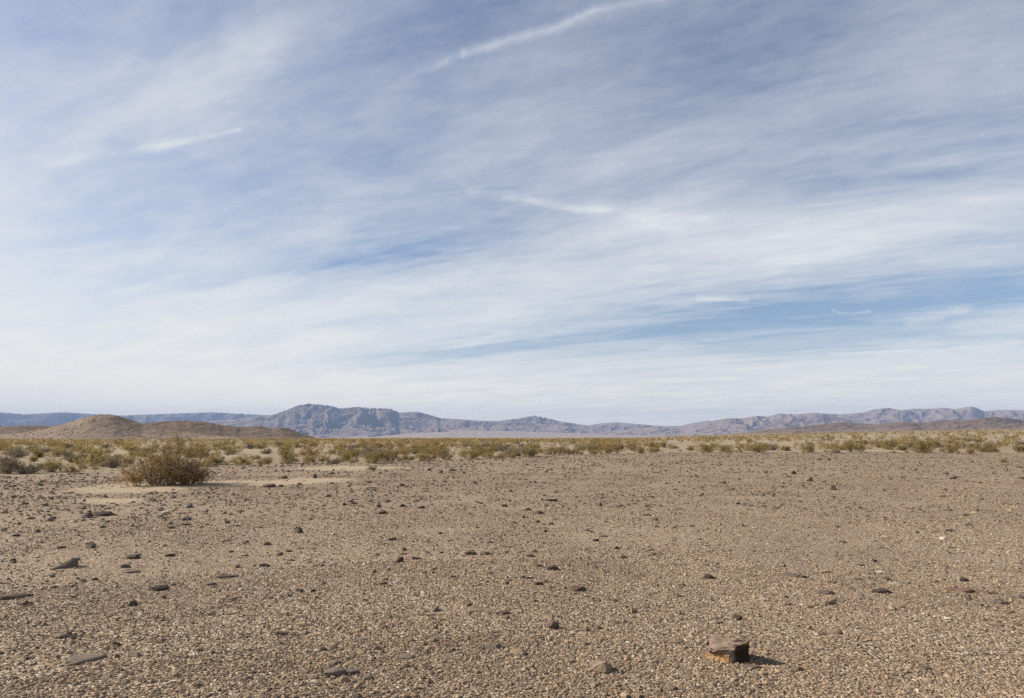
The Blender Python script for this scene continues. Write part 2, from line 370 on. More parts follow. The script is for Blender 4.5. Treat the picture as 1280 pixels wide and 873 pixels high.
# ------------------------------------------------------------------ single stones
def hull_stone(kind, seed):
    """unit stone: x,y within about -0.5..0.5, z 0..1; returns a mesh-ready bmesh"""
    rs = np.random.default_rng(seed)
    if kind == 'slab':
        n = 9; a = np.sort(rs.uniform(0, 6.283, n)); rr = rs.uniform(.36, .52, n)
        bot = [(r_ * math.cos(t), r_ * math.sin(t), -.4) for r_, t in zip(rr, a)]
        top = [(r_ * .86 * math.cos(t) + .02, r_ * .86 * math.sin(t), rs.uniform(.35, 1.0)) for r_, t in zip(rr, a)]
        pts = bot + top
    elif kind == 'pyramid':
        n = 7; a = np.sort(rs.uniform(0, 6.283, n)); rr = rs.uniform(.40, .52, n)
        pts = [(r_ * math.cos(t), r_ * math.sin(t), rs.uniform(-.4, .12)) for r_, t in zip(rr, a)]
        px_, py_ = rs.uniform(-.26, .26), rs.uniform(-.12, .12)
        pts += [(px_, py_, 1.0), (px_ + rs.uniform(.1, .2), py_ + rs.uniform(-.1, .1), rs.uniform(.75, .95)), (px_ - .2, py_ + rs.uniform(-.1, .1), rs.uniform(.45, .7)), (px_ + .05, py_ - .2, rs.uniform(.4, .65))]
    elif kind == 'block':
        pts = []
        for sx in (-1, 1):
            for sy in (-1, 1):
                for sz in (-.4, 1):
                    k_ = 1 if sz < 0 else rs.uniform(.6, .95); pts.append((sx * k_ * rs.uniform(.3, .5), sy * k_ * rs.uniform(.3, .5), sz if sz < 0 else rs.uniform(.5, 1.0)))
        for _ in range(6):
            t = rs.uniform(0, 6.283); pts.append((.52 * math.cos(t), .52 * math.sin(t), rs.uniform(0, .7)))
    else:  # lump
        pts = []
        for _ in range(22):
            d = rs.normal(size=3); d /= np.linalg.norm(d); d *= rs.uniform(.82, 1.05)
            pts.append((d[0] * .5, d[1] * .5, d[2] * .62 + .36))
    bm = bmesh.new()
    for p in pts: bm.verts.new(p)
    res = bmesh.ops.convex_hull(bm, input=bm.verts[:])
    loose = [v for v in bm.verts if not v.link_faces]
    if loose: bmesh.ops.delete(bm, geom=loose, context='VERTS')
    bmesh.ops.bevel(bm, geom=bm.edges[:], offset=0.035, segments=1, affect='EDGES', clamp_overlap=True)
    bmesh.ops.triangulate(bm, faces=bm.faces[:])
    bmesh.ops.subdivide_edges(bm, edges=bm.edges[:], cuts=1)
    for v in bm.verts:
        n = vnoise(np.array([v.co.x * 5 + seed]), np.array([v.co.y * 5 + v.co.z * 3.1]), seed)[0]
        n2 = vnoise(np.array([v.co.x * 13 + v.co.z * 7 + seed]), np.array([v.co.y * 13 - v.co.z * 9]), seed + 5)[0]
        v.co *= 1 + .09 * n + .045 * n2
    bm.normal_update()
    return bm
STONE = {}
def stone_mesh(kind, var, tone):
    key = (kind, var, tone)
    if key not in STONE:
        bm = hull_stone(kind, 100 + 37 * var + 11 * len(kind)); me = bpy.data.meshes.new(tone + '_stone')
        bm.to_mesh(me); bm.free(); me.materials.append(M[tone]); STONE[key] = me
    return STONE[key]
PXL = lambda d: d / FPX
stone_count = 0
def put_stone(px, py, w, h, tone, kind, label, cat='stone', rz=None, depth=None, var=None, group='stones scattered over the gravel'):
    """px,py: middle of the stone's foot in the photo; w,h in photo pixels"""
    global stone_count
    p = at(px, py); d = (p - Vector((0, 0, CAM_H))).length
    W = w * d / FPX; dip = math.asin(min(.5, CAM_H / d))
    dep = depth if depth else rng.uniform(.6, .85)
    Hh = max(h * d / FPX - W * dep * .75 * math.sin(dip), .22 * W * (.5 if kind == 'slab' else 1))
    Hh = min(Hh, .75 * W)
    o = link('stone', stone_mesh(kind, stone_count % 7 if var is None else var, tone))
    p2 = p + Vector((p.x, p.y, 0)).normalized() * W * dep * .45
    o.location = (p2.x, p2.y, float(gz(p2.x, p2.y)) - .004 - .06 * Hh)
    ax = math.atan2(p.x, p.y)
    q = rng.uniform(-.5, .5) + math.pi * (rng.random() < .3) if rz is None else rz
    o.rotation_euler = (rng.normal(0, .05), rng.normal(0, .05), -ax + q)
    o.scale = (W, W * dep, Hh)
    stone_count += 1
    return tag(o, label, cat, group)
def zone(px, py):
    if py > 760: a = 'near the bottom of the picture'
    elif py > 680: a = 'in the lower middle of the gravel'
    elif py > 620: a = 'on the middle of the gravel'
    else: a = 'on the far part of the gravel'
    b = 'left' if px < 427 else 'centre' if px < 853 else 'right'
    return a, b
TONE = {'dark': 'dark varnished', 'brown': 'brown', 'red': 'reddish brown', 'grey': 'grey', 'tan': 'tan', 'cream': 'cream white', 'orange': 'orange'}
KIND = {'slab': 'flat slab stone', 'pyramid': 'pointed stone', 'block': 'blocky stone', 'lump': 'rounded stone'}
named = [
 (107.5, 648, 19, 9.5, 'grey', 'pyramid', 'grey wedge stone touching the long dark block beside it, far left'),
 (129, 645.5, 21, 7, 'dark', 'block', 'long dark block stone right beside the grey wedge stone, far left'),
 (82, 712, 35, 13, 'brown', 'pyramid', 'large low brown pyramid stone alone on gravel at the left'),
 (166, 699, 14, 6, 'dark', 'block', 'dark blocky stone just behind two thin slabs, left of centre'),
 (156, 710, 18, 6, 'grey', 'slab', 'short grey slab between a dark block and a long thin slab'),
 (164, 717, 26, 5, 'brown', 'slab', 'long thin brown slab in front of a short grey slab'),
 (200, 739, 20, 8.5, 'dark', 'lump', 'dark dome shaped stone below the two thin slabs, left'),
 (166, 758, 12, 5, 'dark', 'lump', 'small dark stone below left of the dark dome stone'),
 (371, 667, 17, 10, 'dark', 'pyramid', 'dark peaked stone with sharp tip standing alone left of centre'),
 (18, 750, 36, 7, 'dark', 'slab', 'long dark ragged slab at the left edge of the picture'),
 (32, 757, 16, 5, 'dark', 'slab', 'thin dark slab just below the long ragged slab, left edge'),
 (331, 709, 22, 6, 'brown', 'slab', 'brown low slab right of two thin slabs, left half'),
 (305, 798, 14, 4, 'dark', 'slab', 'thin dark chip lying alone in the lower left gravel'),
 (106, 830, 48, 9, 'grey', 'slab', 'long grey broken slab in the bottom left corner'),
 (416, 812, 13, 9, 'tan', 'block', 'small tan upright block with shaded right face above the big grey boulder'),
 (404, 814, 8, 6, 'dark', 'lump', 'small dark lump touching the left of the tan upright block'),
 (351, 795, 17, 7, 'brown', 'slab', 'brown flattish stone left of the tan upright block'),
 (285, 723, 30, 4, 'brown', 'slab', 'very flat brown slab nearly flush with gravel, left'),
 (212, 656, 12, 5, 'grey', 'slab', 'left one of two flat grey slabs, behind brown pyramid stone'),
 (232, 657, 16, 3.5, 'brown', 'slab', 'right one of two flat slabs behind brown pyramid stone'),
 (207, 642, 10, 5, 'cream', 'lump', 'pale cream stone on gravel in front of the big bush'),
 (213, 696, 12, 5, 'dark', 'lump', 'dark lump right of the dark blocky stone, left half'),
 (376, 740, 14, 5, 'dark', 'slab', 'dark slab paired with a smaller one on its right, left of centre'),
 (391, 740, 10, 4, 'dark', 'slab', 'smaller dark slab right of its paired larger slab, left of centre'),
 (264, 732, 12, 5, 'brown', 'lump', 'small brown lump right of the dark dome stone'),
 (417, 846, 28, 15, 'grey', 'block', 'big grey brown half buried block at the bottom edge'),
 (439, 843.5, 19, 10, 'grey', 'lump', 'rounder grey stone touching the right of big half buried block'),
 (508, 824, 21, 8, 'grey', 'lump', 'flat grey oval stone near the bottom edge, centre left'),
 (537, 837, 20, 6, 'red', 'slab', 'reddish brown slanted slab near bottom edge, centre left'),
 (476, 818, 11, 6, 'grey', 'pyramid', 'little grey pyramid between big half buried block and grey oval stone'),
 (544, 787, 9, 8, 'dark', 'pyramid', 'small black upright stone in the lower centre left'),
 (453, 801, 17, 5, 'grey', 'slab', 'thin grey slab above right of the tan upright block'),
 (478, 643, 19, 6, 'red', 'lump', 'dark reddish mound stone on the middle gravel, left of centre'),
 (506, 689, 12, 6, 'dark', 'pyramid', 'black stone topmost of a cluster of three, centre left'),
 (500, 703, 9, 9, 'dark', 'block', 'black upright stone lowest of a cluster of three, centre left'),
 (521, 700, 18, 5, 'brown', 'slab', 'brown slab right of the black upright stone, centre left'),
 (490, 676, 17, 6, 'grey', 'slab', 'pale grey slab above the cluster of three black stones'),
 (588, 694, 14, 8, 'dark', 'block', 'ragged dark stone left of a flat brown one, centre'),
 (607, 694, 18, 6, 'brown', 'slab', 'flat brown stone right of a ragged dark one, centre'),
 (690, 713, 15, 9, 'dark', 'block', 'large black stone right of centre with a flat slab on its left'),
 (672, 709, 18, 5, 'brown', 'slab', 'flat slab on the left of the large black stone'),
 (661, 724, 10, 4, 'dark', 'slab', 'dark chip below left of the large black stone'),
 (673, 732, 12, 6, 'dark', 'lump', 'dark lump below the large black stone'),
 (634, 731, 7, 5, 'dark', 'lump', 'small dark lump left of three dark chips, centre'),
 (652, 723, 12, 4, 'grey', 'slab', 'small grey slab touching a dark chip, centre'),
 (722, 740, 24, 9, 'red', 'slab', 'wide reddish brown stone lower right of large black stone'),
 (693, 747, 12, 4, 'brown', 'lump', 'small brown lump left of the wide reddish stone'),
 (587, 758, 8, 5, 'dark', 'lump', 'small black stone right above a flat tan slab, centre'),
 (594, 766, 25, 7, 'tan', 'slab', 'flat tan slab left of a dark brown stone, centre'),
 (628, 769, 21, 7, 'red', 'slab', 'dark brown stone right of a flat tan slab, centre'),
 (618, 811, 28, 9, 'grey', 'slab', 'large grey flat stone above left of a pinkish tan stone'),
 (648, 820, 21, 11, 'tan', 'lump', 'pinkish tan rounded stone near the bottom, centre'),
 (751, 842, 29, 20, 'tan', 'lump', 'tan blunt upright stone at bottom, left of the big orange footed rock'),
 (478, 731, 11, 6, 'red', 'block', 'small reddish block with a pale stone on its right, centre left'),
 (496, 730, 9, 5, 'cream', 'lump', 'small pale stone right of a reddish block, centre left'),
 (770, 687, 12, 5, 'dark', 'pyramid', 'dark pointed stone by itself right of the large black stone'),
 (745, 677, 9, 5, 'dark', 'lump', 'dark lump above left of the dark pointed stone'),
 (852, 733, 14, 6, 'tan', 'slab', 'tan flat stone left of a round dark stone, right of centre'),
 (808, 645, 15, 3, 'dark', 'slab', 'very thin dark slab on the middle gravel, right of centre'),
 (672, 643, 18, 5, 'red', 'slab', 'reddish brown slab under the long dark spike stone, centre'),
 (655, 648, 7, 5, 'dark', 'lump', 'small dark lump left under the reddish slab, centre'),
 (689, 656, 7, 4, 'dark', 'lump', 'small dark lump right under the reddish slab, centre'),
 (672, 654, 6, 5, 'dark', 'block', 'small dark block directly under the reddish slab, centre'),
 (689, 627, 17, 5, 'dark', 'lump', 'dark brown humped stone above the long dark spike stone'),
 (658, 639, 17, 5, 'dark', 'pyramid', 'long dark spike stone above left of the reddish slab, centre'),
 (631, 634, 9, 4.5, 'dark', 'lump', 'dark low dome left of the long dark spike stone'),
 (938, 837, 28, 7, 'brown', 'slab', 'brown flat stone in front of the shadow of the big rock'),
 (873, 847, 19, 8, 'tan', 'lump', 'pale tan stone below left of the big orange footed rock'),
 (886, 724, 12, 8, 'dark', 'lump', 'round dark stone by itself above the big orange footed rock'),
 (989, 722, 26, 5, 'grey', 'slab', 'long grey slab ending at a tiny dark stone, right half'),
 (1005, 723, 7, 5, 'dark', 'lump', 'tiny dark stone at the right end of a long grey slab'),
 (1041, 729, 14, 3.5, 'dark', 'slab', 'thin dark slab above a group of three stones, right half'),
 (1031, 743, 18, 8, 'brown', 'block', 'left stone of a group of three below a thin dark slab'),
 (1077, 749, 18, 10, 'grey', 'pyramid', 'grey purple middle stone of a group of three, right half'),
 (1100, 742, 21, 8, 'dark', 'block', 'dark right stone of a group of three, right half'),
 (1205, 727, 9, 6, 'dark', 'lump', 'dark stone above the long reddish slab near right edge'),
 (1213, 752, 9, 8, 'dark', 'pyramid', 'round dark pointed stone below the long reddish slab'),
 (1199, 741, 34, 6, 'red', 'slab', 'long reddish slab near the right edge, the larger of two in line'),
 (1229, 742, 24, 5, 'red', 'slab', 'smaller reddish slab in line with the long one, right edge'),
 (1251, 755, 15, 6, 'brown', 'slab', 'brown flat stone right of the round dark pointed stone'),
 (1093, 703, 7, 5, 'dark', 'lump', 'small dark stone with a brown flat one at lower left, right half'),
 (1075, 708, 11, 4, 'brown', 'slab', 'brown flat stone lower left of a small dark one, right half'),
 (1118, 731, 16, 3.5, 'cream', 'slab', 'cream white flat sliver right above the group of three stones'),
 (1101, 716, 12, 3, 'cream', 'slab', 'cream flat sliver under the small dark stone, right half'),
 (953, 751, 8, 5, 'cream', 'lump', 'small cream stone by itself above the big orange footed rock'),
 (922, 775, 14, 7, 'dark', 'lump', 'dark lump between the small cream stone and big rock'),
 (936, 794, 19, 5, 'grey', 'slab', 'grey flat slab just behind the big orange footed rock'),
 (1013, 788, 7, 6, 'dark', 'pyramid', 'small black stone right of the big rock'),
 (1048, 793, 10, 6, 'grey', 'lump', 'grey round stone right of the small black stone'),
 (1028, 794, 9, 5, 'brown', 'lump', 'brown small stone between a black and a grey one, lower right'),
 (1185, 775, 7, 4.5, 'cream', 'lump', 'bright cream pebble below the round dark pointed stone'),
 (1053, 679, 11, 4, 'brown', 'slab', 'brown flat stone in the middle of the right half'),
 (1209, 658, 11, 4.5, 'dark', 'pyramid', 'dark pointed stone near the right edge, middle gravel'),
 (1184, 665, 15, 4, 'brown', 'slab', 'brown slab below left of dark pointed stone, right edge'),
 (1156, 838, 15, 6, 'brown', 'slab', 'brown flat stone near the bottom right'),
 (355, 598.5, 8, 7, 'orange', 'block', 'orange upright stone on the sandy clearing by the big bush'),
 (393, 598, 9, 7, 'dark', 'pyramid', 'dark pointed stone right of the orange stone on sand'),
 (336, 609.5, 17, 6.5, 'red', 'lump', 'dark low mound stone on the sandy clearing, right of big bush'),
 (351, 609, 6, 4, 'dark', 'lump', 'small dark stone right of the low mound stone on sand'),
 (505, 634, 13, 5.5, 'dark', 'pyramid', 'dark pointed stone left of a flat brown one, middle gravel'),
 (526, 636, 15, 4, 'brown', 'slab', 'flat brown stone right of a dark pointed one, middle gravel'),
 (484, 628, 9, 4, 'dark', 'lump', 'dark stone above the reddish mound stone, left of centre'),
 (431, 632, 9, 4, 'dark', 'slab', 'lowest dark chip of a trio left of the reddish mound stone'),
 (438, 628, 10, 3, 'dark', 'slab', 'topmost dark chip of a trio left of the reddish mound stone'),
 (442, 630.5, 10, 3.5, 'dark', 'slab', 'rightmost dark chip of a trio left of the reddish mound stone'),
 (502, 608, 9, 4, 'grey', 'block', 'grey block on the far gravel, left of centre'),
 (467, 612, 9, 4, 'dark', 'slab', 'dark chip left of the grey block on far gravel'),
 (537, 588, 5, 3.5, 'dark', 'lump', 'tiny dark stone at the gravel edge before orange brown shrubs'),
 (550, 592, 9, 6, 'grey', 'block', 'pale grey block near the gravel edge, centre left'),
 (958, 592, 6, 4, 'dark', 'lump', 'dark stone left of a larger dark one, far right gravel'),
 (991, 593, 11, 5, 'dark', 'pyramid', 'larger dark pointed stone on the far gravel, right half'),
 (985, 597, 8, 3, 'dark', 'slab', 'dark chip just in front of the larger pointed stone'),
 (1041, 613, 9, 7, 'brown', 'block', 'brown upright block on the far gravel, right half'),
 (904, 605, 13, 3.5, 'dark', 'slab', 'dark slab on the far gravel, right of centre'),
 (1276, 599, 5, 4, 'dark', 'block', 'black stone at the far right edge of the gravel'),
 (717, 592, 6, 3, 'dark', 'pyramid', 'small dark pointed stone on far gravel, centre'),
 (669, 604, 6, 4, 'dark', 'pyramid', 'small dark pointed stone on far gravel below the scrub, centre'),
 (593, 604, 9, 3, 'dark', 'slab', 'dark slab on the far gravel, right of the grey block'),
 (556, 603, 7, 3, 'dark', 'lump', 'small dark stone below the pale grey block, centre left'),
]
for (px, py, w, h, tone, kind, lab) in named: put_stone(px, py, w, h, tone, kind, lab)

# scattered smaller stones, bunched the way they lie in the photograph
def scatter_stones(total):
    k = 0
    while k < total:
        py = 584 + (850 - 584) * rng.random() ** 1.25; px = rng.uniform(-40, 1320)
        p = at(px, py)
        if float(pave_mask(p.x, p.y)) < .6 or float(sand_mask(p.x, p.y)) > .5: continue
        if fbm(np.array([px / 130]), np.array([py / 40]), 88, 3)[0] + rng.normal(0, .22) < .02: continue
        if 850 < px < 1000 and py > 770: continue
        w = (4.0 + 4.5 * rng.random() ** 2) * (.75 + (py - 584) / 620)
        tone = rng.choice(['dark', 'brown', 'red', 'grey', 'tan', 'cream'], p=[.46, .22, .10, .12, .06, .04])
        kind = rng.choice(['slab', 'pyramid', 'block', 'lump'], p=[.36, .18, .20, .26])
        a, b = zone(px, py)
        put_stone(px, py, w, w * rng.uniform(.3, .62), str(tone), str(kind), f"small {TONE[str(tone)]} {KIND[str(kind)]} {a}, {b}")
        k += 1
scatter_stones(180)

# ------------------------------------------------------------------ the big two-toned rock
def build_rock():
    m, nt, b = material('varnished_rock_with_orange_foot', 0.7)
    tc = nt.node('ShaderNodeTexCoord').outputs['Object']
    sx = nt.node('ShaderNodeSeparateXYZ'); nt.l.new(tc, sx.inputs[0])
    n = nt.noise(tc, 16, 7, 0.62); n2 = nt.noise(tc, 42, 5, 0.6)
    top = nt.ramp(n, [(0.3, (0.16, 0.113, 0.085)), (0.5, (0.28, 0.20, 0.145)), (0.72, (0.38, 0.285, 0.205))])
    low = nt.ramp(n2, [(0.34, (0.17, 0.105, 0.055)), (0.5, (0.37, 0.205, 0.082)), (0.64, (0.45, 0.30, 0.16))])
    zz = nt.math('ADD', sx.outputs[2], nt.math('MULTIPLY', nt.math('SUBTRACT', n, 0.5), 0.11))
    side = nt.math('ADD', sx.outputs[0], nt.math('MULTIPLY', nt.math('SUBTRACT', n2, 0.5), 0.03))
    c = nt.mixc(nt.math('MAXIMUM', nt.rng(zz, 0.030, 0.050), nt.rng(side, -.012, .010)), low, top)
    right_dark = nt.math('MULTIPLY', nt.rng(side, .022, .040), nt.rng(zz, .118, .104))
    c = nt.mixc(right_dark, c, (0.04, 0.027, 0.019))  # right side much darker, below the top rim
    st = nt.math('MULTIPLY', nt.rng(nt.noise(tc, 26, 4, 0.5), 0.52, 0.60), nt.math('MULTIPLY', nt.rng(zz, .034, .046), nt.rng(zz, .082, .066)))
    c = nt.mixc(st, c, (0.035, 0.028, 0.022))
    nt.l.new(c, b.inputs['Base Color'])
    nt.l.new(nt.bump(nt.noise(tc, 60, 6, 0.65), 0.5, 0.006), b.inputs['Normal'])
    V = {'b': [(-.135, .075, -.03), (-.105, .035, -.03), (0.002, -.012, -.03), (.125, .062, -.03), (.10, .19, -.03), (-.08, .21, -.03)],
         'm': [(-.136, .085, .040), (-.103, .047, .042), (0.010, .000, .043), (.118, .066, .055), (.10, .19, .06), (-.09, .21, .06)],
         't': [(-.160, .075, .074), (-.104, .010, .064), (0.036, -.026, .092), (.142, .050, .146), (.080, .15, .112), (-.075, .200, .122)]}
    bm = bmesh.new()
    rings = [[bm.verts.new(p) for p in V[k]] for k in ('b', 'm', 't')]
    for a, c_ in ((0, 1), (1, 2)):
        for i in range(6):
            j = (i + 1) % 6
            bm.faces.new((rings[a][i], rings[a][j], rings[c_][j], rings[c_][i]))
    ctr = bm.verts.new((.020, .085, .096)); dent = bm.verts.new((-.020, .032, .070))
    T = rings[2]
    bm.faces.new((T[0], T[1], ctr)); bm.faces.new((T[1], dent, ctr)); bm.faces.new((dent, T[2], ctr)); bm.faces.new((T[2], T[3], ctr))
    bm.faces.new((T[3], T[4], ctr)); bm.faces.new((T[4], T[5], ctr)); bm.faces.new((T[5], T[0], ctr)); bm.faces.new((T[1], T[2], dent))
    bm.faces.new(rings[0][::-1])
    bmesh.ops.recalc_face_normals(bm, faces=bm.faces[:])
    bmesh.ops.bevel(bm, geom=bm.edges[:], offset=.007, segments=2, affect='EDGES', clamp_overlap=True)
    bmesh.ops.triangulate(bm, faces=bm.faces[:])
    for _ in range(3): 
        es = [e for e in bm.edges if e.calc_length() > .012]
        if es: bmesh.ops.subdivide_edges(bm, edges=es, cuts=1); bmesh.ops.triangulate(bm, faces=bm.faces[:])
    co = np.array([v.co[:] for v in bm.verts])
    d = .016 * fbm(co[:, 0] * 11 + co[:, 2] * 7, co[:, 1] * 11 - co[:, 2] * 9, 402, 2) + .007 * ridged(co[:, 0] * 22 + co[:, 2] * 13, co[:, 1] * 22 - co[:, 2] * 17, 407, 4) - .004 + .002 * fbm(co[:, 0] * 80, co[:, 1] * 80 + co[:, 2] * 80, 410, 2)
    bm.normal_update()
    for v, q in zip(bm.verts, d): v.co += v.normal * q
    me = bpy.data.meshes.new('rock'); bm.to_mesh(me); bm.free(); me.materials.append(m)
    for p_ in me.polygons: p_.use_smooth = True
    me.set_sharp_from_angle(angle=R(32))
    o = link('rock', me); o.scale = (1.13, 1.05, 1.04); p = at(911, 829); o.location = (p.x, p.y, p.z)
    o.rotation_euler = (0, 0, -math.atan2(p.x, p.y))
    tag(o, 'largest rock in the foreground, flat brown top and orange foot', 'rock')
build_rock()

# ------------------------------------------------------------------ shrubs
def tube(path, r0, r1, sides=3):
    path = np.asarray(path); n = len(path); v = []; f = []
    for i in range(n):
        t = path[min(i + 1, n - 1)] - path[max(i - 1, 0)]; t = t / (np.linalg.norm(t) + 1e-9)
        u = np.cross(t, [0.3, 0.2, 0.93] if abs(t[2]) < .9 else [1, 0, 0]); u /= np.linalg.norm(u) + 1e-9; w = np.cross(t, u)
        rr = r0 + (r1 - r0) * i / (n - 1)
        for k in range(sides):
            a = 6.2832 * k / sides; v.append(path[i] + rr * (math.cos(a) * u + math.sin(a) * w))
    for i in range(n - 1):
        for k in range(sides):
            f.append((i * sides + k, i * sides + (k + 1) % sides, (i + 1) * sides + (k + 1) % sides, (i + 1) * sides + k))
    return np.array(v), np.array(f)
def leaf_quads(c, n_, size, rs, aspect=1.7):
    """n_ random quads around points c (k,3)"""
    a = rs.normal(size=(n_, 3)); a /= np.linalg.norm(a, axis=1)[:, None]
    b = np.cross(a, rs.normal(size=(n_, 3))); b /= np.linalg.norm(b, axis=1)[:, None] + 1e-9
    s = size * rs.uniform(.6, 1.3, (n_, 1))
    a = a * s * aspect * .5; b = b * s * .5
    v = np.stack([c - a, c - b * .9 + a * .1, c + a, c + b * .9 + a * .1], 1).reshape(-1, 3)
    f = np.arange(n_ * 4).reshape(-1, 4)
    return v, f
def make_shrub(seed, W, H, nstem, ntwig, nleaf, lsize, style='creosote'):
    rs = np.random.default_rng(seed)
    if style == 'creosote': nstem = int(nstem * rs.uniform(.55, 1.15)); nleaf = int(nleaf * rs.uniform(.7, 1.15))
    SV, SF, off = [], [], 0; anchors = []
    lop = rs.uniform(-.16, .16, 2) * (W < 2)
    for i in range(nstem):
        az = rs.uniform(0, 6.2832)
        lean = rs.uniform(.05, 1.0) ** .62
        dome = rs.uniform(.55, 1.08)
        if style == 'creosote':
            ex = W * .5 * lean * dome; ez = H * dome * (1 - .80 * lean ** 2.4)
        else:
            ex = W * .5 * lean * dome; ez = H * dome * math.sqrt(max(.05, 1 - .9 * lean ** 2))
        end = np.array([ex * math.cos(az) + lop[0] * W, ex * math.sin(az) + lop[1] * W, ez])
        st = np.array([math.cos(az), math.sin(az), 0]) * rs.uniform(.0, .07) * W; st[2] = -.03
        ctrl = st * .5 + end * .5 + np.array([rs.normal(0, .03) * W, rs.normal(0, .03) * W, H * rs.uniform(-.12, .12)])
        ts = np.linspace(0, 1, 6)[:, None]
        path = (1 - ts) ** 2 * st + 2 * ts * (1 - ts) * ctrl + ts ** 2 * end
        path[1:-1] += rs.normal(0, .012, (4, 3)) * W
        r0 = .0065 * W * rs.uniform(.6, 1.1)
        v, f = tube(path, r0, r0 * .3); SV.append(v); SF.append(f + off); off += len(v)
        anchors.append(path[-1])
        for j in range(ntwig):
            t = rs.uniform(.2, .98); k = t * 5; k0 = int(min(4, k)); base = path[k0] + (path[k0 + 1] - path[k0]) * (k - k0)
            d = (path[k0 + 1] - path[k0]); d = d / (np.linalg.norm(d) + 1e-9) + rs.normal(0, .55, 3); d[2] += .25; d /= np.linalg.norm(d)
            L = H * rs.uniform(.12, .32); tip = base + d * L
            if tip[2] < .04 * H: tip[2] = .04 * H
            mid = (base + tip) / 2 + rs.normal(0, .03, 3) * H
            v, f = tube([base, mid, tip], r0 * .35, r0 * .15); SV.append(v); SF.append(f + off); off += len(v)
            anchors += [mid, tip, tip * .5 + mid * .5]
    A = np.array(anchors)
    wgt = np.clip(A[:, 2] / H, .08, 1) ** .35; wgt *= rs.uniform(.1, 1, len(A)) ** 2.6; wgt /= wgt.sum()
    pick = rs.choice(len(A), nleaf, p=wgt)
    c = A[pick] + rs.normal(0, 1, (nleaf, 3)) * np.array([.058, .058, .05]) * (W * .5 + H * .5) * .75
    c[:, 2] = np.maximum(c[:, 2], .02 * H)
    lv, lf = leaf_quads(c, nleaf, lsize, rs, 2.2 if style != 'creosote' else 1.6)
    cl = rs.uniform(0, 1, len(A))[pick]
    tint = np.clip(.5 * cl + .5 * rs.beta(2, 2, nleaf), 0, 1)
    return (np.vstack(SV), np.vstack(SF)), (lv, lf, np.repeat(tint, 4))
def make_tuft(seed, W, H, n):
    rs = np.random.default_rng(seed); V = []; F = []; T = []
    for i in range(n):
        az = rs.uniform(0, 6.283); l = rs.uniform(.05, 1); b = np.array([math.cos(az), math.sin(az), 0]) * rs.uniform(0, .22) * W; b[2] = -.01
        tip = np.array([math.cos(az) * W * .5 * l, math.sin(az) * W * .5 * l, H * rs.uniform(.5, 1.05) * (1 - .4 * l * l)])
        mid = (b + tip) / 2; mid[2] += .12 * H; s = np.array([-math.sin(az), math.cos(az), 0]) * .007
        o = len(V) ; V += [b - s, b + s, mid + s, mid - s, tip, tip + s * .3]; F += [(o, o + 1, o + 2, o + 3), (o + 3, o + 2, o + 5, o + 4)]
        T += [rs.random()] * 6
    return (np.array(V), np.array(F), np.array(T))

def make_lobed(seed, lobes, nstem, ntwig, nleaf, lsize):
    """several root crowns grown together: (dx, dy, width, height) each"""
    SV, SF, LV, LF, LT = [], [], [], [], []; so = lo = 0
    tot = sum(l[2] for l in lobes)
    for k, (dx, dy, w, h) in enumerate(lobes):
        (sv, sf), (lv, lf, lt) = make_shrub(seed + k * 7, w, h, int(nstem * w / tot), ntwig, int(nleaf * w / tot), lsize)
        d = np.array([dx, dy, 0]); SV.append(sv + d); SF.append(sf + so); so += len(sv); LV.append(lv + d); LF.append(lf + lo); lo += len(lv); LT.append(lt)
    return (np.vstack(SV), np.vstack(SF)), (np.vstack(LV), np.vstack(LF), np.concatenate(LT))
SHR = {}
def shrub_variant(style, var):
    key = (style, var)
    if key in SHR: return SHR[key]
    if style == 'big':
        s, l = make_lobed(9001, [(-.42, .0, 1.7, 1.25), (.02, .1, 2.0, 1.72), (.42, .15, 1.7, 1.4), (-.2, -.3, 1.6, .8), (.35, -.2, 1.5, .7), (-.72, -.15, 1.2, .62), (.75, .1, 1.1, .55)], 140, 11, 13500, .026); lm, sm = M['creosote_gold'], M['stem']
    elif style in ('creosote', 'gold'):
        if var < 3:
            r_ = np.random.default_rng(40 + var + 10 * (style == 'gold'))
            s, l = make_lobed(500 + var * 13, [(r_.uniform(-.3, .3), r_.uniform(-.25, .25), r_.uniform(.45, .75), r_.uniform(.3, .6)) for _ in range(3 + var)], 64, 7, 3000, .022)
        else: s, l = make_shrub(500 + var * 13, 1.0, .58, 42, 7, 3000, .022)
        lm, sm = M['creosote' if style == 'creosote' else 'creosote_gold'], M['stem']
    elif style == 'bursage':
        s, l = make_shrub(700 + var * 13, 1.0, .42, 60, 8, 2600, .019, 'mound'); lm, sm = M['bursage'], M['stem_pale']
    a = new_mesh(style + '_stems', s[0], s[1], [sm], False)
    b = new_mesh(style + '_foliage', l[0], l[1], [lm], False, {'tint': l[2]})
    nv = len(s[0])
    whole = new_mesh(style + '_shrub', np.vstack([s[0], l[0]]), np.vstack([s[1], l[1] + nv]), [sm, lm], False,
                     {'tint': np.concatenate([np.zeros(nv), l[2]])}, np.concatenate([np.zeros(len(s[1])), np.ones(len(l[1]))]))
    SHR[key] = (a, b, whole); return SHR[key]
SHRUB_AT = []
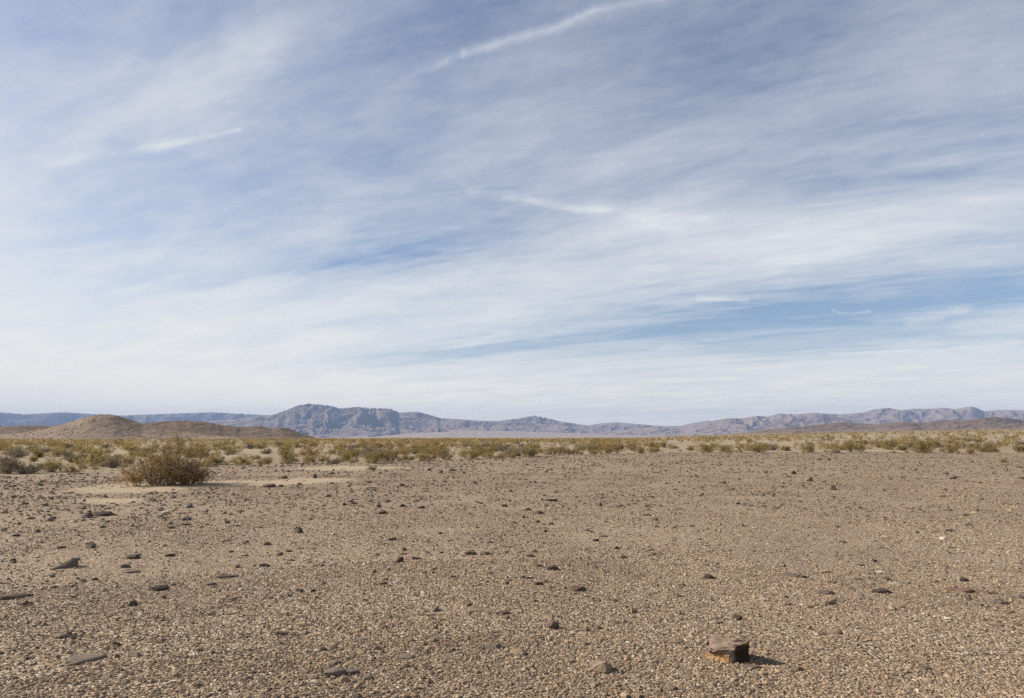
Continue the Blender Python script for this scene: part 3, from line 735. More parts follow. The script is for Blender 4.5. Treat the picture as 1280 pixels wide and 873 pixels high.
def put_shrub(p, W, H, style, label, parts, group='shrubs at the edge of the gravel and beyond', name=None):
    var = int(rng.integers(0, 5)) if style != 'big' else 0
    a, b, whole = shrub_variant(style, var)
    nm = name or {'big': 'creosote_bush', 'creosote': 'creosote_bush', 'gold': 'creosote_bush', 'bursage': 'bursage_shrub'}[style]
    base = (2.5, 1.28) if style == 'big' else (1.0, .42) if style == 'bursage' else (1.0, .58)
    if parts:
        o = bpy.data.objects.new(nm, None); COL.objects.link(o); o.empty_display_size = .2
        link('stems', a, o); link('foliage', b, o)
    else: o = link(nm, whole)
    o.location = p; o.rotation_euler = (0, 0, rng.uniform(0, 6.283) if style != "big" else 0.35)
    o.scale = (W / base[0], W / base[0], H / base[1])
    SHRUB_AT.append((p.x, p.y, W)); return tag(o, label, 'shrub', group)
NS = [
 (214, 608.5, 110, 47, 'big', 'largest olive gold creosote bush, standing on the sandy clearing at left'),
 (23, 570.5, 22, 13, 'creosote', 'dark olive shrub under the left low hill, near the left edge'),
 (39, 577.5, 15, 9, 'creosote', 'small olive shrub between the dark left shrub and the gravel'),
 (86, 561.5, 22, 10, 'creosote', 'olive shrub below the foot of the cone hill'),
 (86, 572.5, 15, 8, 'bursage', 'dark grey mound shrub in front of the olive shrub below the cone hill'),
 (118, 584, 46, 25, 'creosote', 'wide green olive shrub left of the largest bush'),
 (65, 591, 30, 15, 'creosote', 'olive shrub at the gravel edge left of the wide green one'),
 (34, 593, 36, 11, 'bursage', 'dry grey brown low shrub at the gravel edge, far left'),
 (8, 593, 26, 19, 'bursage', 'tall dry grey shrub touching the left edge of the picture'),
 (140, 585.5, 19, 14, 'bursage', 'grey twiggy shrub touching the right of the wide green shrub'),
 (160, 582.5, 18, 12, 'creosote', 'olive shrub just left behind the largest bush'),
 (170, 566, 26, 10, 'creosote', 'olive shrub far behind the left side of largest bush'),
 (238, 572, 30, 17, 'creosote', 'olive shrub right behind the top of the largest bush'),
 (269, 581.5, 34, 15, 'gold', 'golden shrub touching the right side of the largest bush'),
 (302, 582, 28, 14, 'creosote', 'olive shrub next right of the golden shrub by largest bush'),
 (278, 563.5, 32, 8, 'creosote', 'low wide shrub behind the golden shrub'),
 (331, 581, 18, 10, 'gold', 'low golden shrub between two olive shrubs, left of centre'),
 (360, 580, 27, 22, 'creosote', 'upright olive shrub second clump right of the largest bush'),
 (393, 579, 30, 14, 'gold', 'pale golden shrub right of the upright olive shrub'),
 (418, 580.5, 17, 7, 'bursage', 'grey low mound between golden and olive shrubs, left of centre'),
 (430, 578, 23, 18, 'creosote', 'olive shrub behind the grey low mound, left of centre'),
 (468, 580, 30, 19, 'gold', 'golden left half of the big double shrub, left of centre'),
 (487, 579.5, 28, 24, 'creosote', 'olive taller half of the big double shrub, left of centre'),
 (507, 577, 20, 12, 'creosote', 'paler shrub right of the big double shrub'),
 (536, 577, 34, 13, 'gold', 'low orange gold shrub left of a grey mound, centre left'),
 (557, 575, 18, 9, 'bursage', 'grey mound right of the low orange gold shrub'),
 (588, 574.5, 23, 14, 'creosote', 'grey olive shrub with a golden one on its right, centre'),
 (610, 573.5, 17, 14, 'gold', 'golden rounded shrub in the middle of the shrub line'),
 (626, 573.5, 14, 8, 'creosote', 'small dark shrub right of the golden rounded one'),
 (640, 573, 13, 9, 'gold', 'small golden shrub right of a small dark one, centre'),
 (660, 571.5, 27, 16, 'creosote', 'dark olive shrub at the centre of the gravel edge'),
 (690, 569, 24, 13, 'creosote', 'olive shrub right next to the dark centre shrub'),
 (714, 568, 30, 14, 'gold', 'wide golden olive shrub right of centre'),
 (740, 566, 24, 12, 'creosote', 'olive shrub right of the wide golden one'),
 (802, 567.5, 9, 12, 'creosote', 'narrow upright shrub standing out on the gravel edge, right of centre'),
 (822, 564.5, 18, 9, 'creosote', 'shrub just right behind the narrow upright one'),
 (881, 566, 25, 13, 'gold', 'golden rounded shrub on the gravel edge right of centre'),
 (906, 565, 18, 10, 'creosote', 'faint olive shrub right of the golden rounded one'),
 (947.5, 566, 25, 12, 'creosote', 'rounded olive shrub on the gravel edge, right half'),
 (985, 564, 20, 10, 'creosote', 'thin shrub right of rounded olive one'),
 (1010, 566, 20, 11, 'gold', 'golden shrub with low grey one on its right, right half'),
 (1045, 567, 15, 5.5, 'bursage', 'low grey shrub right of the golden shrub, right half'),
 (1068, 566, 25, 13, 'creosote', 'wide olive shrub right of the low grey one'),
 (1111, 562, 24, 12, 'creosote', 'pale olive shrub behind the gap before the darkest right shrub'),
 (1150.5, 567, 28, 17, 'creosote', 'darkest and tallest shrub of the right hand gravel edge'),
 (1186, 567, 15, 12, 'creosote', 'upright shrub right of the darkest right hand shrub'),
 (1213, 568, 15, 8, 'gold', 'bright yellow low shrub on the gravel edge near right side'),
 (1237, 566, 16, 10, 'creosote', 'grey olive shrub right of the bright yellow one'),
 (1276, 566, 16, 9, 'creosote', 'shrub cut by the right edge of the picture'),
 (1255, 579, 9, 5, 'gold', 'tiny shrub alone on the gravel near the right edge'),
 (374, 607, 8, 4, 'bursage', 'tiny grey plant on sand right of the dark pointed stone'),
 (466, 588, 14, 6, 'bursage', 'small dry twiggy plant in front of the big double shrub'),
]
for (px, py, w, h, style, lab) in NS:
    p = at(px, py); d = (p - Vector((0, 0, CAM_H))).length
    if style != 'big': w *= 1.13
    p = p + Vector((p.x, p.y, 0)).normalized() * (w * d / FPX * .3); p.z = float(gz(p.x, p.y)) - .01
    put_shrub(p, w * d / FPX, h * d / FPX * (.98 if style != 'big' else 1.04), style, lab, True)

# straw coloured grass tufts along the gravel edge
TUFT = []
for k in range(4):
    v, f, t = make_tuft(60 + k, 1.0, .5, 130); TUFT.append(new_mesh('grass_tuft', v, f, [M['straw']], False, {'tint': t}))
for k in range(90):
    px = rng.uniform(-60, 860) if k < 62 else rng.uniform(860, 1330)
    ey = np.interp(px, [e[0] for e in _edge], [e[1] for e in _edge])
    p = at(px, ey + rng.normal(-1.6, 1.5)); s = rng.uniform(.4, .95)
    o = link('grass_tuft', TUFT[k % 4]); o.location = (p.x, p.y, p.z - .01); o.rotation_euler = (0, 0, rng.uniform(0, 6.28)); o.scale = (s, s, s * rng.uniform(.6, 1))
    side = 'left of the centre' if px < 427 else 'about the centre' if px < 853 else 'right of the centre'
    tag(o, f'dry straw coloured grass tuft on the gravel edge, {side}', 'grass tuft', 'straw tufts along the gravel edge')

# the rest of the scrub: candidates sorted by apparent size, the largest as things, the others as one mass
def scrub_candidates():
    xs, ys, Ws = [], [], []
    for (r0, r1, den) in [(28, 110, 1 / 6.), (110, 320, 1 / 10.), (320, 800, 1 / 22.), (800, 2500, 1 / 60.)]:
        n = int(HALF * (r1 ** 2 - r0 ** 2) * den); r = np.sqrt(rng.uniform(r0 ** 2, r1 ** 2, n)); a = rng.uniform(-HALF, HALF, n)
        if r0 >= 800: k = a > R(6); r, a = r[k], a[k]
        x, y = r * np.sin(a), r * np.cos(a)
        d = np.clip(.62 + 1.1 * fbm(x / (8 + r * .06), y / (8 + r * .06), 93, 3), .12, 1) * np.where((a < R(-14)) & (r < 120), .62, 1) * np.where(a > R(9), np.where(r > 130, .42, .75), 1)
        k = (d > rng.random(len(x))) & (pave_mask(x, y) < .08)
        x, y, r = x[k], y[k], r[k]
        xs.append(x); ys.append(y); Ws.append(rng.uniform(.8, 2.2, len(x)) * np.where(rng.random(len(x)) < .4, .55, 1))
    return np.concatenate(xs), np.concatenate(ys), np.concatenate(Ws)
X, Y, Wd = scrub_candidates()
sa = np.array(SHRUB_AT)
dm = np.full(len(X), 9.0)
near = np.hypot(X, Y) < 130
dm[near] = np.min(np.hypot(X[near][:, None] - sa[None, :, 0], Y[near][:, None] - sa[None, :, 1]) - .5 * sa[None, :, 2], axis=1)
ok = dm > .5 * Wd; X, Y, Wd = X[ok], Y[ok], Wd[ok]
Rr = np.hypot(X, Y); order = np.argsort(-(Wd / Rr) * (np.abs(np.arctan2(X, Y)) < R(40)))
N_IND = 300 - len(NS)
ind, rest = order[:N_IND], order[N_IND:]
def bearing(px): 
    return ('far left' if px < 200 else 'left' if px < 430 else 'centre left' if px < 640 else 'centre right' if px < 860 else 'right' if px < 1080 else 'far right')
for i in ind:
    x, y, W = X[i], Y[i], Wd[i]; r = Rr[i]
    style = str(rng.choice(['creosote', 'gold', 'bursage'], p=[.46, .26, .28])); H = W * (rng.uniform(.38, .56) if style != 'bursage' else rng.uniform(.28, .4))
    d = (x / y) ; px = 640 + FPX * d / math.cos(PITCH)
    word = {'creosote': 'olive creosote shrub', 'gold': 'golden creosote shrub', 'bursage': 'grey dry mound shrub'}[style]
    sz = 'broad' if W > 1.75 else 'medium' if W > 1.2 else 'small'
    dep = 'just behind the gravel edge' if r < 60 else 'in the near scrub' if r < 85 else 'deeper in the scrub'
    put_shrub(Vector((x, y, float(gz(x, y)) - .01)), W, H, style, f'{sz} {word} {dep}, {bearing(px)}', r < 70)
def far_templates(n, quads):
    out = []
    for k in range(n):
        rs = np.random.default_rng(3000 + k)
        d = rs.normal(size=(quads, 3)); d /= np.linalg.norm(d, axis=1)[:, None]; d *= rs.uniform(.45, 1, (quads, 1)) ** .6
        c = d * np.array([.46, .46, .30]) + np.array([0, 0, .30]); c[:, :2] *= (.55 + .9 * np.clip(c[:, 2:], 0, .6))
        v, f = leaf_quads(c, quads, .9 / math.sqrt(quads) * 1.0, rs, 1.4); out.append((v, f))
    return out
def build_far_scrub():
    V, F, T, off = [], [], [], 0
    r = Rr[rest]
    for (a, b, q) in [(0, 170, 90), (170, 400, 34), (400, 3000, 10)]:
        k = rest[(r >= a) & (r < b)]
        if not len(k): continue
        tm = far_templates(10, q); n = len(k); w = Wd[k]
        m = rotz(rng.uniform(0, 6.28, n)) @ diag(w, w, w * rng.uniform(.8, 1.15, n))
        loc = np.stack([X[k], Y[k], gz(X[k], Y[k])], -1)
        v, f = replicate(tm, rng.integers(0, 10, n), m, loc)
        t = np.clip(np.repeat(rng.uniform(0.05, .8, n), q * 4) + np.repeat(rng.uniform(-.15, .3, n * q), 4), 0, 1)
        V.append(v); F.append(f + off); off += len(v); T.append(t)
    me = new_mesh('scrub', np.vstack(V), np.vstack(F), [M['creosote']], False, {'tint': np.concatenate(T)})
    o = link('scrub', me); o['kind'] = 'stuff'; o['label'] = 'distant olive scrub dotted over the plain out to the mountains'; o['category'] = 'scrub'
build_far_scrub()

# ------------------------------------------------------------------ hills and mountain ranges: height fields with a traced skyline
HILL_PTS = []
def smooth1(a, k):
    if k < 2: return a
    ker = np.hanning(k + 2)[1:-1]; ker /= ker.sum(); return np.convolve(np.pad(a, k, mode='edge'), ker, 'same')[k:-k]
def make_range(name, label, sky, dist, front, back, mat, step=.05, rows=120, wl=900, rough=.55, seed=1, ext=(0, 0), sink=4.0, power=1.0, cat='mountains', sm=25, spur=0.0):
    pts = np.array([az_el(a, b) for a, b in sky]); A, E = pts[:, 0], pts[:, 1]
    az = np.arange(A[0] - R(ext[0]), A[-1] + R(ext[1]), R(step)); tgt = np.tan(np.interp(az, A, E))
    t = np.linspace(-1, 1, rows); rr = np.where(t < 0, dist + t * front, dist + t * back)
    AA, RR = np.meshgrid(az, rr, indexing='ij'); TT = np.broadcast_to(t, AA.shape)
    x, y = RR * np.sin(AA), RR * np.cos(AA)
    ground = gz(x, y) - sink
    wx = x + wl * .35 * fbm(x / wl / 1.3, y / wl / 1.3, seed + 50, 3); wy = y + wl * .35 * fbm(x / wl / 1.3 + 7, y / wl / 1.3, seed + 60, 3)
    rg = .62 * ridged(wx / wl, wy / wl, seed, 6, .5) + .38 * ridged(wx / wl * 2.7 + 5, wy / wl * 2.7, seed + 9, 5, .55)
    u = 1 - np.abs(TT)
    env = (.75 * u ** 1.3 + .25 * sstep(0, 1, u)) ** power
    if spur: env = np.clip(env * (1 - spur * (1 - rg) * (1 - u) * 2.0), 0, 1)
    ro = rough * (.33 + .67 * sstep(.0, .36, np.abs(TT))); h = env * ((1 - ro) + ro * rg * 1.35)
    h *= 1 + .022 * fbm(x / wl * 5, y / wl * 5, seed + 3, 3)
    Hr = np.maximum(CAM_H + tgt[:, None] * dist - gz(dist * np.sin(az), dist * np.cos(az))[:, None], 0) + sink
    z = ground + Hr * h
    for _ in range(4):
        cur = np.max((z - CAM_H) / RR, axis=1); need = np.maximum(tgt - cur, -10)
        base = (gz(dist * np.sin(az), dist * np.cos(az)) - sink - CAM_H) / dist
        k = smooth1(np.clip((tgt - base) / np.maximum(cur - base, 1e-5), .3, 3), sm)
        Hr = Hr * k[:, None]; z = ground + Hr * h
    v = np.stack([x, y, z], -1).reshape(-1, 3); na, nr = AA.shape
    i = np.arange(na - 1)[:, None] * nr; j = np.arange(nr - 1)[None, :]
    f = np.stack([i + j, i + nr + j, i + nr + j + 1, i + j + 1], -1).reshape(-1, 4)
    if name == 'hill': HILL_PTS.append(v)
    me = new_mesh(name, v, f, [mat], True)
    return structure(link(name, me), label, cat)

ROCK = mat_mountain('mountain_rock', (0.105, 0.08, 0.068), (0.27, 0.20, 0.16), (0.36, 0.27, 0.21), .008)
ROCK_R = mat_mountain('pinkish_mountain_rock', (0.115, 0.086, 0.074), (0.28, 0.21, 0.172), (0.36, 0.275, 0.22), .008)
ROCK_D = mat_mountain('dark_foothill_rock', (0.075, 0.053, 0.04), (0.17, 0.12, 0.09), (0.26, 0.185, 0.13), .02, (.975, .998))
FAN = mat_mountain('alluvial_fan', (0.36, 0.275, 0.215), (0.42, 0.325, 0.255), (0.42, 0.325, 0.255), .004)
HILLM = mat_mountain('hill_gravel', (0.22, 0.162, 0.12), (0.29, 0.215, 0.16), (0.34, 0.255, 0.19), .05, (.965, .995))
HILLD = mat_mountain('dark_hill_gravel', (0.12, 0.088, 0.064), (0.19, 0.14, 0.10), (0.23, 0.17, 0.12), .05, (.98, .999))

make_range('mountains', 'farthest pale blue range along the left horizon',
  [(-420, 518), (-200, 514), (-90, 517), (0, 515.5), (30, 518), (80, 515.5), (120, 518), (150, 519.5), (220, 517), (265, 515.5), (320, 518.5), (420, 522), (560, 528), (700, 531)],
  13800, 1500, 1500, ROCK, .05, 90, 900, .55, 11, (0, 0), 60, 1, sm=20)
make_range('mountains', 'faint blue peaks behind the low gap right of centre',
  [(690, 534), (731, 532.5), (750, 529.5), (770, 528), (800, 530.5), (830, 533), (850, 532.5), (868, 528.5), (885, 526), (897, 527), (940, 529), (1010, 533)], 13800, 1500, 1500, ROCK, .04, 60, 800, .35, 21, sink=60, sm=12)
make_range('mountains', 'big blue brown range left of centre with a broad summit',
  [(215, 534), (245, 530), (269, 526), (295, 524.5), (322, 520.3), (340, 519), (356, 513.6), (373, 506.8), (386, 504.8), (400, 506), (414, 507.4), (425, 510.8), (432, 510), (447, 508.7), (460, 510.2), (475, 510.6), (488, 511.2), (499, 516), (510, 515.3), (522, 515), (536, 518.5), (551, 523), (572, 524), (600, 526), (640, 527), (700, 532), (740, 537), (770, 543)],
  9600, 2300, 1400, ROCK, .03, 260, 700, .66, 33, sink=25, sm=31, spur=.3)
make_range('mountains', 'lower blue range at the centre with a small double peak',
  [(500, 530), (560, 527), (600, 527), (623, 526.5), (640, 524), (651.5, 523), (660, 520.8), (669.5, 520), (678, 522), (687, 523.6), (700, 527), (715, 529), (734, 532), (748, 531), (763, 529), (775, 530), (788, 529.6), (813, 532), (840, 533), (874, 535), (930, 538)],
  11200, 1900, 1300, ROCK, .035, 180, 560, .6, 44, sink=25, sm=25, spur=.25)
make_range('mountains', 'far pinkish range behind the right horizon',
  [(960, 527), (990, 519), (1014, 516), (1035, 517.5), (1053.6, 518), (1079, 516), (1093, 511.6), (1111, 510), (1125, 513), (1143, 511), (1160, 511.3), (1179, 510), (1194, 511.6), (1206, 509.5), (1213, 508), (1222, 510.5), (1230, 514), (1251, 512.5), (1280, 513), (1350, 511), (1480, 516), (1640, 512)],
  10500, 2000, 1300, ROCK_R, .035, 210, 560, .64, 55, sink=25, sm=25, spur=.25)
make_range('mountains', 'dark blue range at right in front of the pinkish one',
  [(735, 543), (790, 536.5), (820, 533.5), (850, 534), (874, 532), (890, 526.5), (910, 523), (928, 523), (946, 520), (960, 521.2), (974.5, 517), (986, 517.8), (1000, 518), (1021, 516), (1043, 521), (1071, 527), (1110, 532), (1160, 537)],
  8600, 1600, 1100, ROCK, .035, 200, 470, .62, 66, sink=25, sm=25, spur=.25)
make_range('alluvial_apron', 'pale tan alluvial slope below the mountains at the centre',
  [(380, 548.5), (470, 546), (520, 541.5), (548, 537.8), (580, 537.8), (620, 538.5), (700, 541), (760, 543.2), (860, 545.5), (940, 547)],
  7200, 2000, 900, FAN, .06, 40, 900, .06, 77, sink=3, sm=9, cat='slope')
make_range('outcrop', 'small dark blue outcrop at the foot of the big range',
  [(484, 547), (505, 544), (528, 540.5), (538, 535.6), (547, 534.3), (556, 537), (566, 541), (579, 545), (586, 547)], 6800, 420, 420, ROCK, .02, 60, 210, .45, 88, sink=6, sm=9, cat='hill')
make_range('foothills', 'dark brown foothills below the right range',
  [(900, 545), (956.5, 537), (990, 534), (1021, 532), (1040, 529), (1057, 528), (1075, 529.5), (1093, 530.5), (1110, 528.5), (1129, 527.4), (1154, 528.5), (1179, 525), (1201, 526), (1225, 523), (1244, 521), (1258, 522.4), (1280, 526), (1340, 523), (1440, 527), (1560, 522)],
  3100, 480, 420, ROCK_D, .04, 120, 170, .6, 99, sink=4, sm=17, cat='hills', spur=.4)
make_range('hill', 'cone shaped gravel hill at left', [(-60, 547), (-20, 545), (25, 541.5), (55, 536.5), (80, 530), (100, 524), (115, 519.8), (127, 518), (136, 518), (148, 520), (165, 525.5), (185, 532), (215, 538), (260, 544), (300, 547)],
  470, 62, 55, HILLM, .05, 130, 30, .15, 111, sink=1, sm=15, cat='hill')
make_range('hill', 'long low brown ridge right of the cone hill', [(120, 540), (160, 532), (185, 529), (205, 527), (230, 526), (250, 527), (264, 529), (280, 532), (300, 534), (312, 533.6), (325, 533), (340, 535.5), (352, 534.2), (364, 537), (378, 543), (395, 547)],
  640, 85, 80, HILLD, .05, 110, 40, .2, 122, sink=1, sm=13, cat='hill')
make_range('hill', 'low dark hill at the left edge behind the cone hill', [(-260, 540), (-140, 531), (-60, 533), (0, 533), (25, 532.2), (50, 531.8), (74, 533.5), (105, 538), (150, 546)],
  720, 100, 90, HILLD, .06, 90, 40, .2, 133, sink=1, sm=13, cat='hill')

def build_hill_scrub():
    V, F, T, off = [], [], [], 0
    tm = far_templates(8, 9)
    for pts, n in zip(HILL_PTS, (650, 900, 500)):
        k = rng.integers(0, len(pts), n * 2); p = pts[k]
        ok = (p[:, 2] > gz(p[:, 0], p[:, 1]) + .3) & (fbm(p[:, 0] / 14, p[:, 1] / 14, 301, 3) > -.15); p = p[ok][:n]; n = len(p)
        w = rng.uniform(.6, 1.7, n); m = rotz(rng.uniform(0, 6.28, n)) @ diag(w, w, w * .8)
        v, f = replicate(tm, rng.integers(0, 8, n), m, p - np.array([0, 0, .1]))
        V.append(v); F.append(f + off); off += len(v); T.append(np.repeat(rng.uniform(0, .5, n), 36))
    o = link('hillside_scrub', new_mesh('hillside_scrub', np.vstack(V), np.vstack(F), [M['creosote']], False, {'tint': np.concatenate(T)}))
    o['kind'] = 'stuff'; o['label'] = 'dark scrub dotted over the low hills at left'; o['category'] = 'scrub'
build_hill_scrub()

# ------------------------------------------------------------------ haze
def build_haze():
    m = bpy.data.materials.new('thin_desert_haze'); m.use_nodes = True
    n = m.node_tree.nodes; n.clear()
    out = n.new('ShaderNodeOutputMaterial'); v = n.new('ShaderNodeVolumePrincipled')
    v.inputs['Color'].default_value = (0.44, 0.62, 1.0, 1); v.inputs['Density'].default_value = HAZE; v.inputs['Anisotropy'].default_value = 0.0
    m.node_tree.links.new(v.outputs[0], out.inputs['Volume'])
    S = 17000; z0, z1 = -90, 580
    vv = np.array([(-S, -S, z0), (S, -S, z0), (S, S, z0), (-S, S, z0), (-S, -S, z1), (S, -S, z1), (S, S, z1), (-S, S, z1)], float)
    ff = np.array([(3, 2, 1, 0), (4, 5, 6, 7), (0, 1, 5, 4), (1, 2, 6, 5), (2, 3, 7, 6), (3, 0, 4, 7)])
    o = link('haze', new_mesh('haze', vv, ff, [m])); o['kind'] = 'stuff'; o['label'] = 'thin blue haze in front of the far mountains'; o['category'] = 'haze'
HAZE = 6e-5
build_haze()

# ------------------------------------------------------------------ sun and sky
SUN_AZ, SUN_EL = R(-82), R(32)
sd = bpy.data.lights.new('sun', 'SUN'); sd.energy = 5.0; sd.angle = R(0.53); sd.color = (1.0, 0.93, 0.83)
so = bpy.data.objects.new('sun', sd); COL.objects.link(so)
sdir = Vector((math.sin(SUN_AZ) * math.cos(SUN_EL), math.cos(SUN_AZ) * math.cos(SUN_EL), math.sin(SUN_EL)))
so.rotation_euler = (-sdir).to_track_quat('-Z', 'Y').to_euler(); so.location = (-50, 10, 60)

def build_world():
    w = bpy.data.worlds.new('World'); SC.world = w; w.use_nodes = True
    t = w.node_tree; t.nodes.clear(); nt = NT(t)
    out = nt.node('ShaderNodeOutputWorld'); bg = nt.node('ShaderNodeBackground'); bg.inputs['Strength'].default_value = 0.078
    sky = nt.node('ShaderNodeTexSky', sky_type='NISHITA'); sky.sun_disc = False
    sky.sun_elevation = SUN_EL; sky.sun_rotation = SUN_AZ; sky.altitude = 400; sky.air_density = 1.0; sky.dust_density = 1.0; sky.ozone_density = 1.5
    D = nt.vmath('NORMALIZE', nt.node('ShaderNodeTexCoord').outputs['Generated'])
    s = nt.node('ShaderNodeSeparateXYZ'); nt.l.new(D, s.inputs[0]); x, y, z = s.outputs
    deg = 57.29578
    az = nt.math('MULTIPLY', nt.math('ARCTAN2', x, y), deg); el = nt.math('MULTIPLY', nt.math('ARCSINE', z), deg)
    # cloud-layer plane coordinates (perspective of a flat high layer)
    zz = nt.math('ADD', nt.math('MAXIMUM', z, 0.0), 0.09)
    pl = nt.combine(nt.math('DIVIDE', x, zz), nt.math('DIVIDE', y, zz), 0.0)
    st = nt.mapping(pl, rot=(0, 0, R(-152.5)))      # x now runs along the streaks
    uv = nt.combine(az, el, 0.0)
    # ragged edges
    wn = nt.noise(nt.mapping(st, scale=(0.55, 2.2, 1)), 2.2, 7, 0.6, color=True)
    wv = nt.vmath('SUBTRACT', wn, (0.5, 0.5, 0.5))
    wfine = nt.vmath('SUBTRACT', nt.noise(uv, 1.7, 4, 0.6, color=True), (0.5, 0.5, 0.5))
    elfac = nt.rng(el, 0, 20, 0.35, 1.0)
    uw = nt.vmath('ADD', uv, nt.vscale(nt.vmath('MULTIPLY', wv, (14.0, 7.0, 0)), elfac))
    us = nt.vmath('ADD', uv, nt.vmath('ADD', nt.vmath('MULTIPLY', wv, (1.6, 0.9, 0)), nt.vmath('MULTIPLY', wfine, (0.26, 0.36, 0))))
    def P(px, py):
        a, e = az_el(px, py); return math.degrees(a), math.degrees(e)
    acc = None
    def add(v):
        nonlocal acc
        acc = v if acc is None else nt.math('ADD', acc, v)
    def blob(px0, py0, px1, py1, wpx, amp, vec=uw):
        (a0, e0), (a1, e1) = P(px0, py0), P(px1, py1)
        ca, ce = (a0 + a1) / 2, (e0 + e1) / 2; L = math.hypot(a1 - a0, e1 - e0) / 2 ; th = math.atan2(e1 - e0, a1 - a0); wd = wpx / FPX * deg
        q = nt.mapping(vec, loc=(ca, ce, 0), rot=(0, 0, th), scale=(max(L, wd), wd, 1), typ='TEXTURE')
        d2 = nt.vmath('DOT_PRODUCT', q, q)
        add(nt.math('MULTIPLY', nt.math('EXPONENT', nt.math('MULTIPLY', d2, -0.9)), amp))
    def stroke(pts, wpx, amp, vec=us, fade=1.0):
        g = [P(*p) for p in pts]; best = None; wd = wpx / FPX * deg
        for k in range(len(g) - 1):
            a, b = g[k], g[k + 1]; L = math.hypot(b[0] - a[0], b[1] - a[1]); dx, dy = (b[0] - a[0]) / L, (b[1] - a[1]) / L
            rel = nt.vmath('SUBTRACT', vec, (a[0], a[1], 0)); tt = nt.math('MINIMUM', nt.math('MAXIMUM', nt.vmath('DOT_PRODUCT', rel, (dx, dy, 0)), 0.0), L)
            dist = nt.vmath('LENGTH', nt.vmath('SUBTRACT', rel, nt.vscale(nt.combine(dx, dy, 0.0), tt)))
            best = dist if best is None else nt.math('MINIMUM', best, dist)
        q = nt.math('DIVIDE', best, wd)
        v = nt.math('EXPONENT', nt.math('MULTIPLY', nt.math('MULTIPLY', q, q), -1.0))
        tex = nt.rng(nt.noise(st, 7.0, 5, 0.62), 0.33, 0.67, 0.3, 1.15)
        add(nt.math('MULTIPLY', nt.math('MULTIPLY', v, tex), amp))
    # ---- the general veil: rises towards the horizon
    add(nt.ramp(nt.math('DIVIDE', el, 40.0), [(0.0, (.92,) * 3), (0.10, (.82,) * 3), (0.17, (.60,) * 3), (0.28, (.50,) * 3), (0.45, (.42,) * 3), (0.7, (.36,) * 3), (0.9, (.25,) * 3), (1.0, (.20,) * 3)]))
    # broad white mass left of centre low down, and over the whole left
    blob(-150, 400, 560, 390, 85, .34); blob(-100, 480, 700, 480, 40, .18); blob(-300, 330, 80, 320, 120, .20)
    blob(500, 385, 900, 340, 60, .22); blob(850, 322, 1350, 238, 36, .46); blob(620, 250, 1000, 300, 45, .20)
    blob(-60, 225, 450, -20, 36, .58); blob(300, 200, 560, 110, 50, .08); blob(560, 130, 760, 160, 60, .06)
    blob(700, 200, 1000, 180, 90, .10); blob(1010, 130, 1250, -10, 45, .14); blob(900, 440, 1350, 470, 26, .12); blob(80, 330, 260, 320, 26, .10)
    # blue gaps
    blob(270, 338, 650, 285, 17, -.44); blob(90, 345, 300, 345, 13, -.22); blob(760, 412, 1330, 354, 25, -.72); blob(430, 452, 800, 417, 12, -.6)
    blob(1130, 350, 1400, 340, 22, -.22); blob(640, 90, 1100, 20, 55, -.10); blob(160, 60, 300, 30, 40, -.10); blob(60, 220, 300, 180, 14, -.14)
    blob(430, 200, 560, 150, 30, -.10); blob(1080, 235, 1300, 150, 30, -.12); blob(760, 390, 960, 385, 12, -.15); blob(850, 432, 1350, 415, 10, -.26); blob(0, 490, 80, 486, 5, -.2)
    blob(1150, 470, 1400, 480, 12, -.10)
    # contrails and wisps
    stroke([(500, 98), (560, 76)], 4, .16); stroke([(548, 80), (580, 68)], 3.6, .18); stroke([(580, 68), (640, 51), (700, 36), (745, 15), (830, -4)], 4.4, .38); stroke([(600, 66), (700, 40), (745, 20), (830, 2)], 9, .10)
    stroke([(60, 205), (150, 190), (205, 181)], 4.4, .2); stroke([(180, 186), (230, 176), (265, 168)], 3.6, .22); stroke([(255, 170), (300, 160)], 2.6, .22)
    stroke([(560, 216), (575, 230), (600, 246)], 4.5, .11); stroke([(590, 243), (640, 248)], 5, .16); stroke([(630, 247), (660, 251), (690, 256), (725, 262), (760, 262)], 4.6, .40); stroke([(720, 260), (760, 258), (800, 266), (880, 277)], 8, .22); stroke([(740, 262), (800, 275), (850, 292)], 9, .14)
    stroke([(634, 240), (660, 249)], 3, .16)
    stroke([(872, 374), (905, 374), (935, 377)], 2.8, .42); stroke([(975, 397), (1010, 395), (1042, 394)], 1.8, .42)
    stroke([(1043, 388), (1052, 392), (1068, 391), (1086, 389)], 2.4, .62); stroke([(1135, 402), (1165, 397), (1190, 389), (1205, 386)], 4.5, .42)
    stroke([(1200, 398), (1250, 393), (1330, 388)], 7, .24); stroke([(1040, 442), (1150, 436), (1290, 427)], 1.8, .34)
    # streaks of the cirrus veil
    n1 = nt.noise(nt.mapping(st, scale=(1.0, 2.3, 1)), 1.4, 9, 0.58, 0.5)
    n2 = nt.noise(nt.mapping(st, scale=(2.2, 6.5, 1)), 3.4, 7, 0.65, 0.7)
    n3 = nt.noise(nt.mapping(st, scale=(1.0, 1.7, 1)), 6.5, 8, 0.68, 0.4)
    fine = nt.rng(el, 1, 14, 0.35, 1.0)
    add(nt.math('MULTIPLY', nt.math('SUBTRACT', n1, 0.5), 1.05))
    add(nt.math('MULTIPLY', nt.math('MULTIPLY', nt.math('SUBTRACT', n2, 0.5), 0.26), fine))
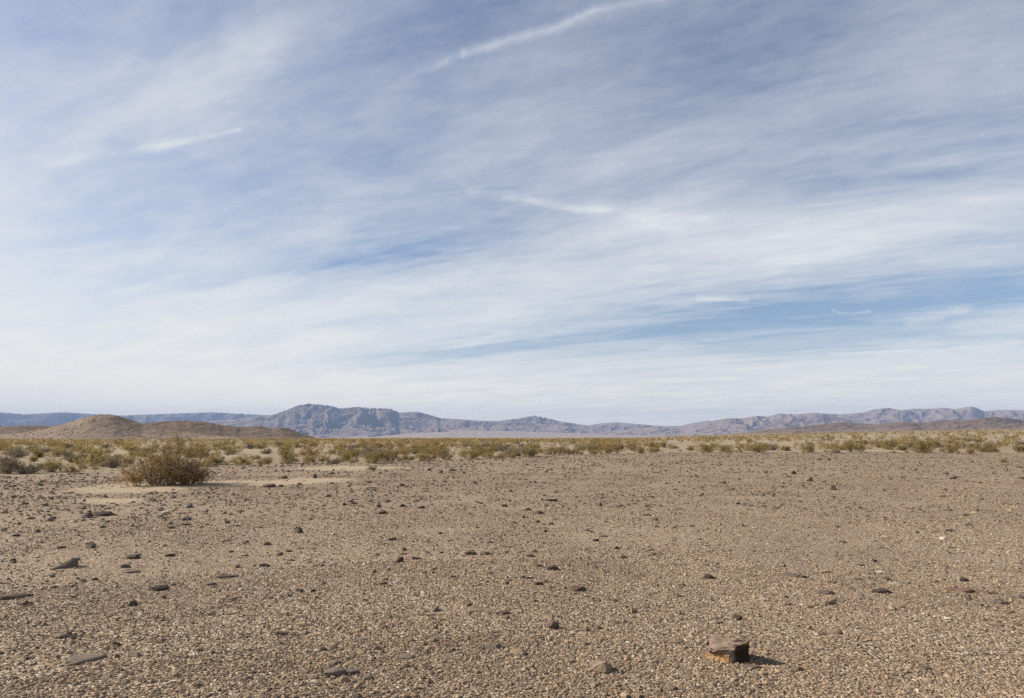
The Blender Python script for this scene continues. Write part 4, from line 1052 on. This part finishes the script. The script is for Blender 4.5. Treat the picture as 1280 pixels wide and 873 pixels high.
    add(nt.math('MULTIPLY', nt.math('MULTIPLY', nt.math('SUBTRACT', n3, 0.5), 0.46), fine))
    V = nt.rng(acc, -0.05, 1.12, 0.0, 1.0)
    cloud = nt.ramp(nt.math('DIVIDE', el, 40.0), [(0.0, (1.36, 1.20, .90)), (0.06, (1.20, 1.12, .95)), (0.13, (1.03, 1.0, .93)), (0.25, (.91, .915, .90)), (0.5, (.79, .815, .85)), (0.8, (.70, .73, .80)), (1.0, (.62, .66, .76))])
    cl = nt.vscale(cloud, CLOUD)
    blue = nt.vmath('MULTIPLY', sky.outputs[0], SKYMUL)
    c = nt.node('ShaderNodeMix', data_type='VECTOR'); nt.put(c.inputs[0], V); nt.put(c.inputs[4], blue); nt.put(c.inputs[5], cl)
    top = nt.vscale(c.outputs[1], nt.rng(el, 36, 56, 1.0, .28, True))  # sky dimmed by hand overhead, above the view, to deepen shadows
    nt.l.new(top, bg.inputs['Color']); nt.l.new(bg.outputs[0], out.inputs['Surface'])
    w.cycles.sampling_method = 'MANUAL'; w.cycles.sample_map_resolution = 1024
CLOUD = 9.6
SKYMUL = (1.2, 1.18, 1.22)
build_world()

# ------------------------------------------------------------------ camera and render settings
cam = bpy.data.cameras.new('camera'); cam.sensor_width = 36; cam.lens = 36 * FPX / 1280; cam.clip_start = .05; cam.clip_end = 120000
co = bpy.data.objects.new('camera', cam); COL.objects.link(co); co.location = (0, 0, CAM_H); co.rotation_euler = (R(90) + PITCH, 0, 0)
SC.camera = co
SC.render.engine = 'CYCLES'
SC.view_settings.view_transform = 'Standard'; SC.view_settings.look = 'None'; SC.view_settings.exposure = 0.35; SC.view_settings.gamma = 1
SC.view_settings.use_curve_mapping = False
cy = SC.cycles
cy.max_bounces = 4; cy.diffuse_bounces = 2; cy.glossy_bounces = 2; cy.transmission_bounces = 2; cy.volume_bounces = 0; cy.transparent_max_bounces = 4
cy.use_adaptive_sampling = False; cy.use_denoising = False; cy.denoiser = 'OPENIMAGEDENOISE'; cy.sample_clamp_indirect = 4
